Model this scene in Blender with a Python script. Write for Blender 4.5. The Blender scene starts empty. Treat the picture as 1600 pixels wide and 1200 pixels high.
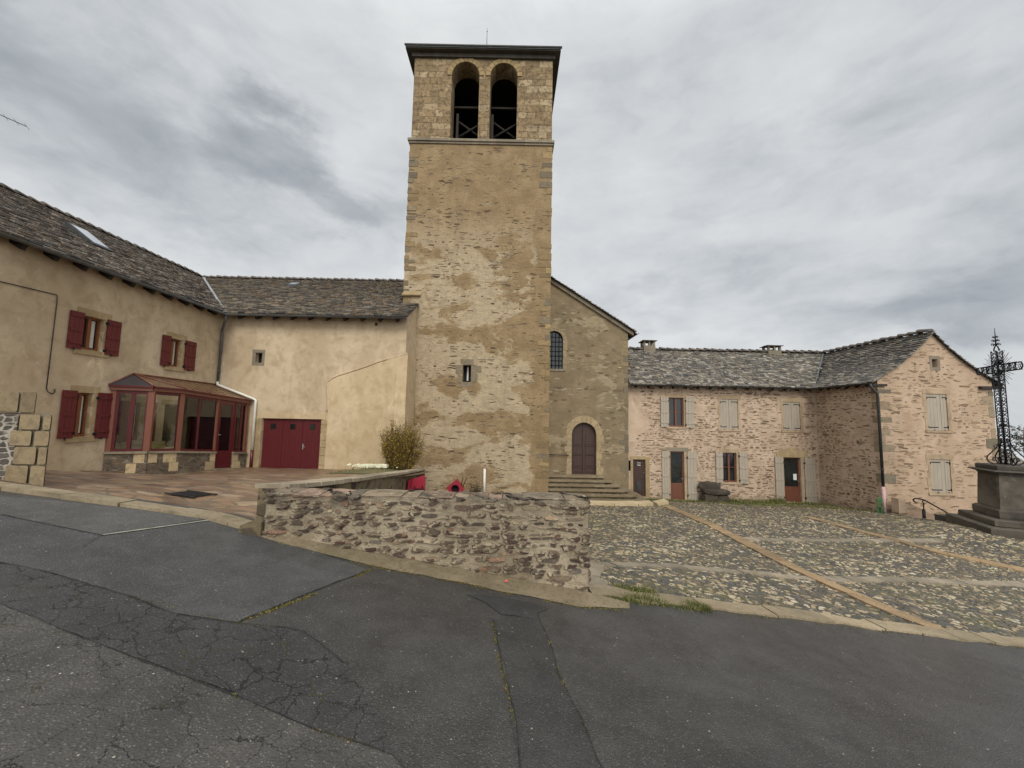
import bpy, math, random
import numpy as np
from mathutils import Vector, Matrix, noise as mnoise
from mathutils.geometry import tessellate_polygon
random.seed(7)
SC = bpy.context.scene
COL = SC.collection
rad = math.radians

# ------------------------------------------------------------------ camera, sky, sun, exposure
EYE = 1.65
PITCH, ROLL = rad(4.83), rad(1.15)
cam = bpy.data.cameras.new("camera"); camo = bpy.data.objects.new("camera", cam); COL.objects.link(camo)
ex = Vector((1, 0, 0)); eu = Vector((0, -math.sin(PITCH), math.cos(PITCH))); fw = Vector((0, math.cos(PITCH), math.sin(PITCH)))
cr = ex * math.cos(ROLL) + eu * math.sin(ROLL); cu = -ex * math.sin(ROLL) + eu * math.cos(ROLL)
camo.matrix_world = Matrix(((cr.x, cu.x, -fw.x, 0), (cr.y, cu.y, -fw.y, 0), (cr.z, cu.z, -fw.z, EYE), (0, 0, 0, 1)))
cam.sensor_width = 36; cam.lens = 13.5; cam.clip_end = 6000; cam.clip_start = 0.05
SC.camera = camo
SC.view_settings.view_transform = 'Standard'; SC.view_settings.look = 'None'
SC.view_settings.exposure = 0.22; SC.view_settings.gamma = 1.0

SUN_EL, SUN_AZ = rad(41), rad(172)      # azimuth clockwise from +y: behind the camera
sun = bpy.data.lights.new("sun", 'SUN'); sun.energy = 1.5; sun.angle = rad(24); sun.color = (1, .955, .88)
suno = bpy.data.objects.new("sun", sun); COL.objects.link(suno)
sdir = Vector((math.sin(SUN_AZ) * math.cos(SUN_EL), math.cos(SUN_AZ) * math.cos(SUN_EL), math.sin(SUN_EL)))
suno.rotation_euler = sdir.to_track_quat('Z', 'Y').to_euler()


class NT:
    """small node-tree writer"""
    def __init__(s, name=None, tree=None):
        if tree is None:
            s.mat = bpy.data.materials.new(name); s.mat.use_nodes = True; tree = s.mat.node_tree
        s.t = tree; s.t.nodes.clear()
    def n(s, typ, out=0, props=None, **inp):
        nd = s.t.nodes.new(typ)
        for k, v in (props or {}).items(): setattr(nd, k, v)
        for k, v in inp.items():
            if v is None: continue
            sock = nd.inputs[int(k[1:])] if k[0] == 'i' and k[1:].isdigit() else nd.inputs[k.replace('_', ' ')]
            if isinstance(v, bpy.types.NodeSocket): s.t.links.new(v, sock)
            else:
                if isinstance(v, tuple) and len(v) == 3 and sock.type == 'RGBA': v = (*v, 1)
                sock.default_value = v
        s.last = nd
        return nd.outputs[out]
    def pos(s): return s.n('ShaderNodeNewGeometry')
    def scale(s, v, k, loc=(0, 0, 0)):
        return s.n('ShaderNodeMapping', Vector=v, Scale=k, Location=loc)
    def noise(s, v, scale, detail=4., rough=.55, dist=0., out=0):
        return s.n('ShaderNodeTexNoise', out, Vector=v, Scale=float(scale), Detail=float(detail), Roughness=float(rough), Distortion=float(dist))
    def vor(s, v, scale=1., feat='F1', out='Distance', rnd=1.):
        return s.n('ShaderNodeTexVoronoi', out, {'feature': feat}, Vector=v, Scale=float(scale), Randomness=float(rnd))
    def m(s, op, a, b=None, c=None, clamp=False):
        return s.n('ShaderNodeMath', 0, {'operation': op, 'use_clamp': clamp}, i0=a, i1=b, i2=c)
    def vm(s, op, a, b=None):
        return s.n('ShaderNodeVectorMath', 0, {'operation': op}, i0=a, i1=b)
    def mr(s, x, a, b, c=0., d=1.):
        return s.n('ShaderNodeMapRange', 0, {'interpolation_type': 'SMOOTHSTEP'}, Value=x, i1=float(a), i2=float(b), i3=float(c), i4=float(d))
    def mix(s, f, a, b, mode='MIX'):
        return s.n('ShaderNodeMix', 2, {'data_type': 'RGBA', 'blend_type': mode}, i0=f, i6=a, i7=b)
    def ramp(s, f, stops, interp='LINEAR'):
        o = s.n('ShaderNodeValToRGB', 0, None, Fac=f); e = s.last.color_ramp; e.interpolation = interp
        while len(e.elements) < len(stops): e.elements.new(.5)
        for el, (p, c) in zip(e.elements, stops): el.position = p; el.color = (*c, 1)
        return o
    def sep(s, v, i): return s.n('ShaderNodeSeparateXYZ', i, Vector=v)
    def attr(s, name='col'): return s.n('ShaderNodeAttribute', 0, {'attribute_name': name})
    def bump(s, h, strength=.5, dist=.02, nrm=None):
        return s.n('ShaderNodeBump', 0, None, Strength=strength, Distance=dist, Height=h, Normal=nrm)
    def out(s, col, rough=.9, nrm=None, disp=None, dscale=.02, mid=.5, **kw):
        b = s.n('ShaderNodeBsdfPrincipled', 0, None, Base_Color=col, Roughness=rough, Normal=nrm, **kw)
        o = s.t.nodes.new('ShaderNodeOutputMaterial'); s.t.links.new(b, o.inputs[0])
        if disp is not None:
            d = s.n('ShaderNodeDisplacement', 0, None, Height=disp, Midlevel=mid, Scale=dscale)
            s.t.links.new(d, o.inputs['Displacement']); s.mat.displacement_method = 'BOTH'
        return s.mat


def tint(c, k): return tuple(x * k for x in c)
def S(r, g, b):
    f = lambda c: (c / 12.92 if c <= .04045 else ((c + .055) / 1.055) ** 2.4)
    return (f(r / 255), f(g / 255), f(b / 255))


# world: Nishita sky almost wholly behind a procedural cloud deck
W = bpy.data.worlds.new("World"); SC.world = W; W.use_nodes = True
w = NT(tree=W.node_tree)
sky = w.n('ShaderNodeTexSky', 0, {'sky_type': 'NISHITA', 'sun_disc': False, 'sun_elevation': SUN_EL, 'sun_rotation': SUN_AZ})
gen = w.n('ShaderNodeTexCoord', 0)
dz = w.m('ABSOLUTE', w.sep(gen, 2))
pst = w.scale(gen, (1.0, 1.0, 2.1))
warp = w.vm('ADD', pst, w.vm('SCALE', w.vm('SUBTRACT', w.n('ShaderNodeTexNoise', 1, None, Vector=pst, Scale=2.2, Detail=4.), (.5, .5, .5))))
w.last.inputs[3].default_value = .36
n1 = w.noise(warp, 1.9, 10, .54, .15)
n2 = w.noise(warp, 6.5, 10, .62, .3)
cl = w.m('ADD', w.m('MULTIPLY', n1, .76), w.m('MULTIPLY', n2, .24))
# three darker banks of cloud, placed by direction
def bank(d, size, amt, sx=1.0, sz=1.0):
    v = Vector(d).normalized()
    off = w.vm('SUBTRACT', gen, tuple(v))
    off = w.vm('ADD', off, w.vm('SCALE', w.vm('SUBTRACT', w.n('ShaderNodeTexNoise', 1, None, Vector=pst, Scale=4., Detail=7., Roughness=.58), (.5, .5, .5))))
    w.last.inputs[3].default_value = 1.0
    # the SCALE node is the one feeding ADD: give it its factor
    for nd in w.t.nodes:
        if nd.type == 'VECT_MATH' and nd.operation == 'SCALE' and abs(nd.inputs[3].default_value - 1.0) < 1e-6: nd.inputs[3].default_value = .30
    q = w.scale(off, (sx, 1.0, sz))
    ln = w.n('ShaderNodeVectorMath', 1, {'operation': 'LENGTH'}, i0=q)
    return w.m('MULTIPLY', w.mr(ln, size, size * .25, 0, 1), amt * 1.15)
def dirpx(px, py):
    u = (px - 800) / 600; v = (600 - py) / 600
    return cr * u + cu * v + fw
banks = None
for (px, py, size, amt, sx, sz) in [(425, 225, .14, .19, 1, 1.5), (555, 305, .16, .14, .8, 1.9), (170, 225, .30, .10, .7, 1.6), (330, 300, .2, .07, .7, 1.5),
                                    (1220, 290, .24, .08, .8, 1.7), (1480, 330, .3, .04, .6, 1.8), (1500, 180, .22, .06, .7, 1.8), (1130, 480, .2, .09, .6, 2.6), (1330, 500, .2, .10, .6, 2.8),
                                    (80, 60, .2, .06, 1, 1.4), (1180, 415, .2, .08, .6, 2.6), (1540, 455, .2, .09, .6, 2.4), (980, 490, .15, .07, .7, 2.0)]:
    b_ = bank(dirpx(px, py), size, amt, sx, sz)
    banks = b_ if banks is None else w.m('ADD', banks, b_)
cl = w.m('SUBTRACT', cl, banks)
ccol = w.ramp(cl, [(.18, (2.9, 3.1, 3.4)), (.30, (3.8, 4.05, 4.3)), (.385, (4.75, 5.0, 5.2)), (.46, (5.55, 5.75, 5.9)), (.58, (6.5, 6.65, 6.7))])
back = w.m('ADD', w.m('MULTIPLY', w.m('MAXIMUM', w.m('MULTIPLY', w.sep(gen, 1), -1.), 0.), 1.3), 1.0)   # brighter where the sun glows behind the deck
back = w.m('MULTIPLY', back, w.m('ADD', 1., w.m('MULTIPLY', w.mr(w.sep(gen, 2), .68, 1.), .9)))      # overcast: brightest overhead
ccol = w.vm('MULTIPLY', ccol, w.n('ShaderNodeCombineXYZ', 0, None, X=back, Y=back, Z=back))
skc = w.mix(.95, sky, ccol)
bg = w.n('ShaderNodeBackground', 0, None, Color=skc, Strength=.1)
wo = w.t.nodes.new('ShaderNodeOutputWorld'); w.t.links.new(bg, wo.inputs[0])

# ------------------------------------------------------------------ helpers
class MB:
    def __init__(s): s.v = []; s.f = []; s.c = []; s.mi = []; s.mat = 0; s.col = (1, 1, 1); s.sm = []; s.smooth = False
    def face(s, idx): s.f.append(tuple(idx)); s.c.append(s.col); s.mi.append(s.mat); s.sm.append(s.smooth)
    def poly(s, pts):
        b = len(s.v); s.v += [tuple(p) for p in pts]; s.face(range(b, b + len(pts)))
    def hexa(s, p):          # 8 points: bottom ring 0-3, top ring 4-7
        b = len(s.v); s.v += [tuple(q) for q in p]
        for q in ((3, 2, 1, 0), (4, 5, 6, 7), (0, 1, 5, 4), (1, 2, 6, 5), (2, 3, 7, 6), (3, 0, 4, 7)): s.face([b + i for i in q])
    def box(s, x0, x1, y0, y1, z0, z1, fr=None, jit=0.):
        P = [(x0, y0, z0), (x1, y0, z0), (x1, y1, z0), (x0, y1, z0), (x0, y0, z1), (x1, y0, z1), (x1, y1, z1), (x0, y1, z1)]
        if fr: P = [fr(*p) for p in P]
        if jit: P = [tuple(c + random.uniform(-jit, jit) for c in p) for p in P]
        s.hexa(P)
    def prism(s, poly, fn, d0, d1):      # 2D polygon swept between depths d0..d1; fn(a,d,b)
        n = len(poly); b = len(s.v)
        s.v += [tuple(fn(p[0], d0, p[1])) for p in poly] + [tuple(fn(p[0], d1, p[1])) for p in poly]
        s.face(list(range(b, b + n))); s.face(list(range(b + 2 * n - 1, b + n - 1, -1)))
        for i in range(n): j = (i + 1) % n; s.face([b + j, b + i, b + n + i, b + n + j])
    def tube(s, path, r, n=8, cap=True):
        path = [Vector(p) for p in path]; rs = r if isinstance(r, (list, tuple)) else [r] * len(path)
        b0 = len(s.v); prev = None; sm = s.smooth; s.smooth = True
        for i, p in enumerate(path):
            t = ((path[i + 1] if i + 1 < len(path) else p) - (path[i - 1] if i else p))
            t = t.normalized() if t.length > 1e-9 else Vector((0, 0, 1))
            a = Vector((0, 0, 1)) if abs(t.z) < .9 else Vector((1, 0, 0))
            if prev is not None: a = prev
            e1 = (a - t * a.dot(t)).normalized(); e2 = t.cross(e1); prev = e1
            for k in range(n):
                g = 2 * math.pi * k / n; s.v.append(tuple(p + (e1 * math.cos(g) + e2 * math.sin(g)) * rs[i]))
        for i in range(len(path) - 1):
            for k in range(n):
                a = b0 + i * n + k; c = b0 + i * n + (k + 1) % n; s.face((a, c, c + n, a + n))
        s.smooth = sm
        if cap:
            s.face([b0 + k for k in range(n - 1, -1, -1)]); e = b0 + (len(path) - 1) * n; s.face([e + k for k in range(n)])
    def lathe(s, c, prof, n=20):
        b = len(s.v); sm = s.smooth; s.smooth = True
        for (r, z) in prof:
            for k in range(n):
                g = 2 * math.pi * k / n; s.v.append((c[0] + r * math.cos(g), c[1] + r * math.sin(g), c[2] + z))
        for i in range(len(prof) - 1):
            for k in range(n):
                a = b + i * n + k; d = b + i * n + (k + 1) % n; s.face((a, d, d + n, a + n))
        s.smooth = sm
    def grid(s, fn, nu, nv, close=False):
        b = len(s.v)
        for i in range(nu + 1):
            for j in range(nv + 1): s.v.append(tuple(fn(i, j)))
        for i in range(nu):
            for j in range(nv):
                a = b + i * (nv + 1) + j; s.face((a, a + nv + 1, a + nv + 2, a + 1))
    def build(s, name, mats, parent=None, **tags):
        me = bpy.data.meshes.new(name)
        off = Vector((0, 0, 0))
        if parent is not None:
            q = parent
            while q: off += q.location; q = q.parent
        V = [(a - off.x, b - off.y, c - off.z) for a, b, c in s.v] if off.length else s.v
        me.from_pydata(V, [], s.f); me.validate(clean_customdata=False)
        mats = mats if isinstance(mats, (list, tuple)) else [mats]
        for m_ in mats: me.materials.append(m_)
        if len(me.polygons) == len(s.f):
            me.polygons.foreach_set('material_index', s.mi); me.polygons.foreach_set('use_smooth', s.sm)
            if any(c != (1, 1, 1) for c in s.c):
                at = me.attributes.new('col', 'FLOAT_COLOR', 'CORNER'); arr = []
                for p, c in zip(s.f, s.c): arr += [c[0], c[1], c[2], 1.0] * len(p)
                at.data.foreach_set('color', arr)
        me.update()
        o = bpy.data.objects.new(name, me); COL.objects.link(o)
        if parent is not None: o.parent = parent
        for k, v in tags.items(): o[k] = v
        return o

def thing(name, label, cat, loc=(0, 0, 0), group=None):
    o = bpy.data.objects.new(name, None); COL.objects.link(o); o.location = loc; o.empty_display_size = .2
    o['label'] = label; o['category'] = cat
    if group: o['group'] = group
    return o
def struct(mb, name, mat): return mb.build(name, mat, kind='structure')
def stuff(mb, name, mat, label, cat): return mb.build(name, mat, kind='stuff', label=label, category=cat)

def frame(o, u, n):
    o, u, n = Vector(o), Vector(u), Vector(n)
    return lambda a, b, c: tuple(o + u * a + n * b + Vector((0, 0, c)))

def arch_pts(u0, u1, z0, zs, seg=12, rise=None):
    """outline of an opening with a round head, anticlockwise from bottom left"""
    c = (u0 + u1) / 2; r = (u1 - u0) / 2; ry = rise or r
    return [(u0, z0), (u1, z0)] + [(c + r * math.cos(t), zs + ry * math.sin(t)) for t in [math.pi * k / seg for k in range(seg + 1)]]
def rect(u0, u1, z0, z1): return [(u0, z0), (u1, z0), (u1, z1), (u0, z1)]

def facade(mb, fr, outline, holes=(), reveal=.22, hole_depths=None):
    loops = [[Vector((p[0], p[1], 0)) for p in outline]] + [[Vector((p[0], p[1], 0)) for p in h] for h in holes]
    flat = [p for l in loops for p in l]
    tris = tessellate_polygon(loops)
    b = len(mb.v); mb.v += [fr(p.x, 0, p.y) for p in flat]
    for t in tris:
        a, c, d = (flat[i] for i in t)
        ccw = (c - a).cross(d - a).z > 0
        mb.face([b + i for i in (t if ccw else t[::-1])])
    for k, h in enumerate(holes):
        dp = (hole_depths or {}).get(k, reveal)
        n = len(h)
        for i in range(n):
            p, q = h[i], h[(i + 1) % n]
            mb.poly([fr(p[0], 0, p[1]), fr(p[0], -dp, p[1]), fr(q[0], -dp, q[1]), fr(q[0], 0, q[1])])

def rbf(pts):
    P = np.array(pts, float); n = len(P); X = P[:, :2]
    K = np.linalg.norm(X[:, None] - X[None], axis=2)
    A = np.zeros((n + 3, n + 3)); A[:n, :n] = K; A[:n, n] = 1; A[:n, n + 1:] = X; A[n, :n] = 1; A[n + 1:, :n] = X.T
    wt = np.linalg.solve(A, np.r_[P[:, 2], 0, 0, 0])
    def f(x, y):
        x = np.asarray(x, float); y = np.asarray(y, float); q = np.stack([x.ravel(), y.ravel()], 1)
        d = np.linalg.norm(q[:, None] - X[None], axis=2)
        return (d @ wt[:n] + wt[n] + q @ wt[n + 1:]).reshape(x.shape)
    return f

# ------------------------------------------------------------------ materials
def mat_plain(name, c, rough=.6, var=.15, sc=6., bump=.15, bsc=60., metallic=0., **kw):
    t = NT(name); p = t.pos()
    f = t.noise(p, sc, 5, .6)
    col = t.mix(t.mr(f, .3, .7), tuple(x * (1 - var) for x in c), tuple(min(1, x * (1 + var)) for x in c))
    return t.out(col, rough, t.bump(t.noise(p, bsc, 3), bump, .004), Metallic=metallic, **kw)

def mat_plaster(name, a, b, stain, grain=.5):
    t = NT(name); p = t.pos()
    big = t.noise(t.scale(p, (1, 1, .7)), .55, 6, .6, .6)
    med = t.noise(p, 2.6, 6, .62, .5)
    streak = t.noise(t.scale(p, (2.3, 2.3, .5)), 1.0, 7, .66, 1.2)
    c = t.mix(t.mr(big, .36, .66), a, b)
    c = t.mix(t.m('MULTIPLY', t.mr(med, .42, .72), .55), c, stain)
    c = t.mix(t.m('MULTIPLY', t.mr(streak, .52, .80), .26), c, tuple(x * .62 for x in stain))
    pale = t.noise(t.scale(p, (1.3, 1.3, .8), (5, 2, 9)), 1.4, 7, .66, .8)
    c = t.mix(t.m('MULTIPLY', t.mr(pale, .58, .70), .45), c, tuple(min(1, x * 1.35) for x in b))
    speck = t.noise(p, 45, 3)
    c = t.mix(t.m('MULTIPLY', t.mr(speck, .45, .75), .16), c, (.08, .06, .04))
    h = t.m('ADD', t.m('MULTIPLY', med, .8), t.m('MULTIPLY', t.noise(p, 70, 3), .22))
    return t.out(c, .93, t.bump(h, grain, .02))

def mat_rubble(name, mortar, mortar2, stones, cells=(3.4, 9.), show=.6, edge=(.03, .11), recess=False, bump=.6, bd=.03, patch=None, disp=None, warp=.16, stain=None, moff=(0, 0, 0), grime=None, courses=0., gate=1.1, expo=2.8):
    t = NT(name); p0 = t.pos()
    p = t.scale(p0, (1, 1, 1), moff)
    wv = t.n('ShaderNodeTexNoise', 1, None, Vector=t.scale(p, (1, 1, 2)), Scale=2.2, Detail=3.)
    wv = t.vm('SCALE', t.vm('SUBTRACT', wv, (.5, .5, .5))); t.last.inputs[3].default_value = warp
    pw = t.vm('ADD', p, wv)
    q = t.n('ShaderNodeCombineXYZ', 0, None, X=t.m('MULTIPLY', t.m('ADD', t.sep(pw, 0), t.sep(pw, 1)), cells[0]), Y=t.m('MULTIPLY', t.sep(pw, 2), cells[1]), Z=0.)
    vs = []
    for ft in ('F1', 'F2'):      # squarish cells: flat laid stones rather than polygons
        o_ = t.n('ShaderNodeTexVoronoi', 'Distance', {'feature': ft, 'distance': 'MINKOWSKI', 'voronoi_dimensions': '2D'}, Vector=q, Scale=1., Exponent=expo, Randomness=.88); vs.append(t.last)
    e = t.m('MULTIPLY', t.m('SUBTRACT', vs[1].outputs['Distance'], vs[0].outputs['Distance']), .55)
    rc = vs[0].outputs['Color']
    r1, r2, r3 = (t.n('ShaderNodeSeparateColor', k, None, Color=rc) for k in range(3))
    fine = t.noise(p, 22, 4, .65)
    cov = t.noise(p, .9, 5, .6, .5)
    e2 = t.m('ADD', e, t.m('MULTIPLY', t.m('SUBTRACT', fine, .5), .12))
    thr = t.m('MULTIPLY', r2, .10)
    mask = t.mr(t.m('SUBTRACT', e2, thr), edge[0], edge[1])
    vis = t.mr(t.m('ADD', r1, t.m('MULTIPLY', t.m('SUBTRACT', cov, .5), gate)), 1 - show - .04, 1 - show + .04)
    mask = t.m('MULTIPLY', mask, vis)
    mc = t.mix(t.mr(t.noise(p, 1.3, 6, .6, .4), .35, .68), mortar, mortar2)
    fl_ = t.noise(t.scale(p, (1, 1, 2.2)), 3.4, 8, .7, .4)
    mc = t.mix(t.m('MULTIPLY', t.mr(fl_, .5, .68), .4), mc, tuple(x * .72 for x in mortar)); mc = t.mix(t.m('MULTIPLY', t.mr(fl_, .44, .30), .35), mc, tuple(min(1, x * 1.25) for x in mortar2))
    if patch:
        pn = t.noise(t.scale(p, (1, 1, 1.7)), patch[1], 9, .62, .35)
        pm = t.mr(pn, patch[2], patch[2] + .05)
        zz = t.sep(p0, 2)
        if len(patch) > 3: pm = t.m('MULTIPLY', pm, t.mr(zz, patch[3][1], patch[3][0]))
        if len(patch) > 4: pm = t.m('MULTIPLY', pm, t.mr(t.m('ADD', t.sep(p0, 0), t.m('MULTIPLY', t.m('SUBTRACT', t.noise(p, 1.1, 6), .5), 1.6)), patch[4], patch[4] - .15))
        mc = t.mix(pm, mc, t.mix(t.mr(t.noise(t.scale(p, (1, 1, 1.8)), 4, 8, .7), .3, .7), patch[0], tuple(x * .72 for x in patch[0])))
    mc = t.mix(t.m('MULTIPLY', t.mr(fine, .35, .75), .35), mc, tuple(x * .55 for x in mortar))
    sc_ = t.ramp(r3, [(i / max(1, len(stones) - 1) * .96 + .02, c) for i, c in enumerate(stones)])
    sc_ = t.mix(t.mr(t.noise(t.scale(p, (1, 1, 4)), 9, 5, .65), .3, .7), t.mix(.45, sc_, (.03, .025, .02)), sc_)
    c = t.mix(mask, mc, sc_)
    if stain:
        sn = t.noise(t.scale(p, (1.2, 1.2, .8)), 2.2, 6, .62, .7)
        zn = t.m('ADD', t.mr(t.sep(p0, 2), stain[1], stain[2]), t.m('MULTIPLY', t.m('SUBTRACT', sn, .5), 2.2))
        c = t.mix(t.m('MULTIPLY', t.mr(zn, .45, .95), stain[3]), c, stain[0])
    if grime:
        gn = t.noise(t.scale(p, (2.4, 2.4, .5)), 1.0, 5, .6, .5)
        c = t.mix(t.m('MULTIPLY', t.mr(gn, .5, .75), grime[1]), c, grime[0])
    if courses:      # rubble courses ghosting through the thin render
        qq = t.scale(t.vm('ADD', p, wv), (cells[0] * 1.15, cells[0] * 1.15, cells[1] * .8), (5, 5, 5)); ge = t.vor(qq, 1, 'DISTANCE_TO_EDGE'); gc = t.n('ShaderNodeSeparateColor', 0, None, Color=t.vor(qq, 1, 'F1', 'Color'))
        c = t.mix(t.m('MULTIPLY', t.m('MULTIPLY', t.mr(ge, .02, .2), t.mr(gc, .35, .8)), courses * .55), c, t.mix(.5, tuple(x * .8 for x in mortar), c)); ghost = t.m('MULTIPLY', t.mr(ge, 0., .25), gc)
    body = t.m('MULTIPLY', mask, t.m('ADD', .55, t.m('MULTIPLY', r2, .45)))
    h = t.m('ADD', t.m('MULTIPLY', body, -.8 if recess else 1.), t.m('MULTIPLY', fine, .35))
    h = t.m('ADD', h, t.m('MULTIPLY', t.noise(t.scale(p, (1, 1, 1.8)), 4., 8, .66), .8))
    if courses: h = t.m('ADD', h, t.m('MULTIPLY', ghost, .55))
    fb = t.bump(t.m('ADD', t.noise(p, 60, 4, .7), t.m('MULTIPLY', t.noise(p, 18, 5, .7), 1.6)), .8, .014) if disp else t.bump(h, bump, bd)
    return t.out(c, .92, fb, h if disp else None, disp or .02, .45)

def mat_ashlar(name, cols, bw, bh, mortar, msize=.02, bump=.7):
    t = NT(name); p = t.pos()
    u = t.m('ADD', t.sep(p, 0), t.sep(p, 1)); z = t.sep(p, 2)
    wz = t.noise(p, 1.6, 3)
    vec = t.n('ShaderNodeCombineXYZ', 0, None, X=t.m('ADD', u, t.m('MULTIPLY', wz, .34)), Y=t.m('ADD', z, t.m('MULTIPLY', t.noise(p, 1.3, 5), .26)), Z=0.)
    br = t.n('ShaderNodeTexBrick', 1, {'offset': .43, 'squash': .62, 'squash_frequency': 3}, Vector=vec, Color1=(0., 0., 0.), Color2=(1., 1., 1.), Mortar=(.5, .5, .5), Scale=1., Brick_Width=bw, Row_Height=bh, Mortar_Size=msize, Mortar_Smooth=.4, Bias=0.)
    bn = t.last
    rnd = bn.outputs[0]; mo = bn.outputs[1]
    c = t.ramp(t.m('ADD', t.m('MULTIPLY', rnd, .8), t.m('MULTIPLY', t.noise(p, 2.2, 5, .6), .3)), [(i / (len(cols) - 1), k) for i, k in enumerate(cols)])
    ero = t.noise(p, 7, 7, .72)
    c = t.mix(t.m('MULTIPLY', t.mr(ero, .47, .62), .72), c, tuple(x * .38 for x in cols[0]))
    c = t.mix(t.m('MULTIPLY', mo, t.mr(t.noise(p, 2.1, 4), .35, .65, .1, .8)), c, mortar)
    blk = t.noise(t.scale(p, (1, 1, .6)), .8, 6, .65, .6)
    c = t.mix(t.m('MULTIPLY', t.mr(blk, .5, .72), .5), c, (.06, .052, .04))
    h = t.m('SUBTRACT', t.m('MULTIPLY', ero, .7), mo)
    return t.out(c, .95, t.bump(h, bump, .035))

def mat_vcol(name, rough=.9, bump=.5, bsc=30., dark=(.02, .018, .016), amt=.5, lichen=None, spec=.4):
    t = NT(name); p = t.pos(); c = t.attr()
    n_ = t.noise(p, bsc * .4, 6, .65)
    c = t.mix(t.m('MULTIPLY', t.mr(n_, .42, .7), amt), c, dark)
    if lichen:
        l = t.noise(p, lichen[1], 6, .7)
        c = t.mix(t.m('MULTIPLY', t.mr(l, lichen[2], lichen[2] + .08), .8), c, lichen[0])
    return t.out(c, rough, t.bump(t.noise(p, bsc, 4, .6), bump, .012), Specular_IOR_Level=spec)

def mat_paint(name, c, rough=.5, wear=.25, planks=None):
    t = NT(name); p = t.pos()
    f = t.noise(t.scale(p, (6, 6, 1)), 2., 5, .6)
    col = t.mix(t.m('MULTIPLY', t.mr(f, .4, .7), wear), c, tuple(x * .55 for x in c))
    col = t.mix(t.m('MULTIPLY', t.mr(t.noise(p, 3.5, 6, .65), .55, .75), wear), col, tuple(min(1, x * 1.25 + .012) for x in c))
    return t.out(col, rough, t.bump(t.noise(t.scale(p, (30, 30, 3)), 2, 3), .12, .004))

M = {}
M['plaster'] = mat_plaster('ochre plaster', S(178, 158, 129), S(199, 180, 151), S(150, 128, 100))
M['plaster_new'] = mat_plaster('pale rough plaster', S(184, 162, 128), S(202, 181, 148), S(160, 136, 102), .8)
M['tower'] = mat_rubble('tower render', S(130, 108, 77), S(150, 128, 94), [S(88, 68, 50), S(116, 96, 72), S(158, 144, 120), S(100, 78, 56), S(136, 114, 86), S(150, 130, 102)],
                        (2.2, 9.5), .10, (.08, .22), True, .9, .05, patch=(S(182, 163, 133), .42, .440, (8.5, 12.), .95), grime=(S(112, 94, 68), .35), gate=2.0)
M['church'] = mat_rubble('church render', S(120, 104, 79), S(136, 119, 92), [S(166, 152, 126), S(116, 96, 72), S(104, 86, 64), S(160, 146, 118)],
                         (2.8, 8.), .26, (.06, .18), False, .7, .03, patch=(S(160, 144, 114), .6, .55), moff=(3, 1, 5), grime=(S(98, 84, 62), .3), gate=2.0)
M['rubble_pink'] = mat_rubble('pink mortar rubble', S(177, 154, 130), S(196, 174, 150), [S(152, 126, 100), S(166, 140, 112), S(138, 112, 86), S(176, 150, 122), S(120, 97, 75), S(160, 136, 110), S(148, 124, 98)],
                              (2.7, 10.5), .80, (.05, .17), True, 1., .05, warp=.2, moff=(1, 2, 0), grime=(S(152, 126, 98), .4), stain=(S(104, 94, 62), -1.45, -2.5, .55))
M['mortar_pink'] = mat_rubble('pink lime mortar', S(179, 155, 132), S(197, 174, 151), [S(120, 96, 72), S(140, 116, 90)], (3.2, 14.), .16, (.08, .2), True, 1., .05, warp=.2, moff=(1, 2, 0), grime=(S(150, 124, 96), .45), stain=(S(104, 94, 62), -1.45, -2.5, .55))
M['rubble_gable'] = mat_rubble('flush pointed rubble', S(172, 147, 122), S(188, 163, 138), [S(152, 124, 98), S(166, 138, 110), S(122, 98, 76), S(180, 154, 126), S(140, 116, 92)],
                               (2.5, 10.), .22, (.05, .14), True, .7, .03, warp=.2, moff=(7, 4, 2), grime=(S(146, 118, 88), .35))
M['rubble_wall'] = mat_rubble('grey mortar rubble', S(128, 115, 95), S(164, 149, 125), [S(58, 50, 44), S(92, 80, 68), S(120, 96, 76), S(72, 65, 56), S(126, 110, 90), S(106, 76, 60), S(150, 134, 112), S(84, 68, 56)],
                              (4.2, 14.5), .95, (.03, .11), False, .7, .03, disp=.042, warp=.06, stain=(S(50, 43, 36), .16, .72, .84), expo=6.)
M['mortar_low'] = mat_rubble('pale grey mortar', S(140, 126, 104), S(176, 161, 136), [S(84, 60, 50), S(96, 82, 68), S(120, 100, 80)], (6., 18.), .55, (.05, .16), False, .7, .03, disp=.045, warp=.08, stain=(S(58, 50, 42), .40, .80, .62), expo=4.)
M['rubble_dark'] = mat_rubble('dark dry rubble', S(104, 92, 76), S(126, 114, 96), [S(92, 78, 64), S(114, 98, 80), S(128, 104, 80), S(82, 72, 62), S(142, 128, 108)],
                              (4.2, 13.), .92, (.02, .07), False, .9, .04)
M['rubble_pale'] = mat_rubble('white jointed rubble', S(142, 134, 120), S(172, 164, 150), [S(66, 60, 56), S(96, 88, 80), S(84, 74, 64), S(118, 108, 94)], (7, 15.), .92, (.04, .12), False, .9, .03, warp=.08)
M['retain'] = mat_rubble('mossy wall and shaded riser stone', S(96, 84, 62), S(118, 104, 78), [S(66, 56, 44), S(88, 76, 58), S(54, 46, 38)], (3., 5.), .5, (.05, .14), False, .8, .03, grime=(S(44, 38, 28), .75))  # on the step risers its dark tone stands in for nosing shadow
M['coping'] = mat_plaster('weathered coping', S(138, 124, 104), S(172, 158, 134), S(98, 86, 70), .9)
M['belfry'] = mat_ashlar('belfry ashlar', [S(112, 94, 68), S(134, 113, 82), S(146, 124, 92), S(172, 154, 122)], .66, .34, S(92, 76, 54))
M['dressed'] = mat_plaster('dressed stone', S(150, 130, 96), S(176, 154, 118), S(122, 102, 74), .6)
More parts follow.
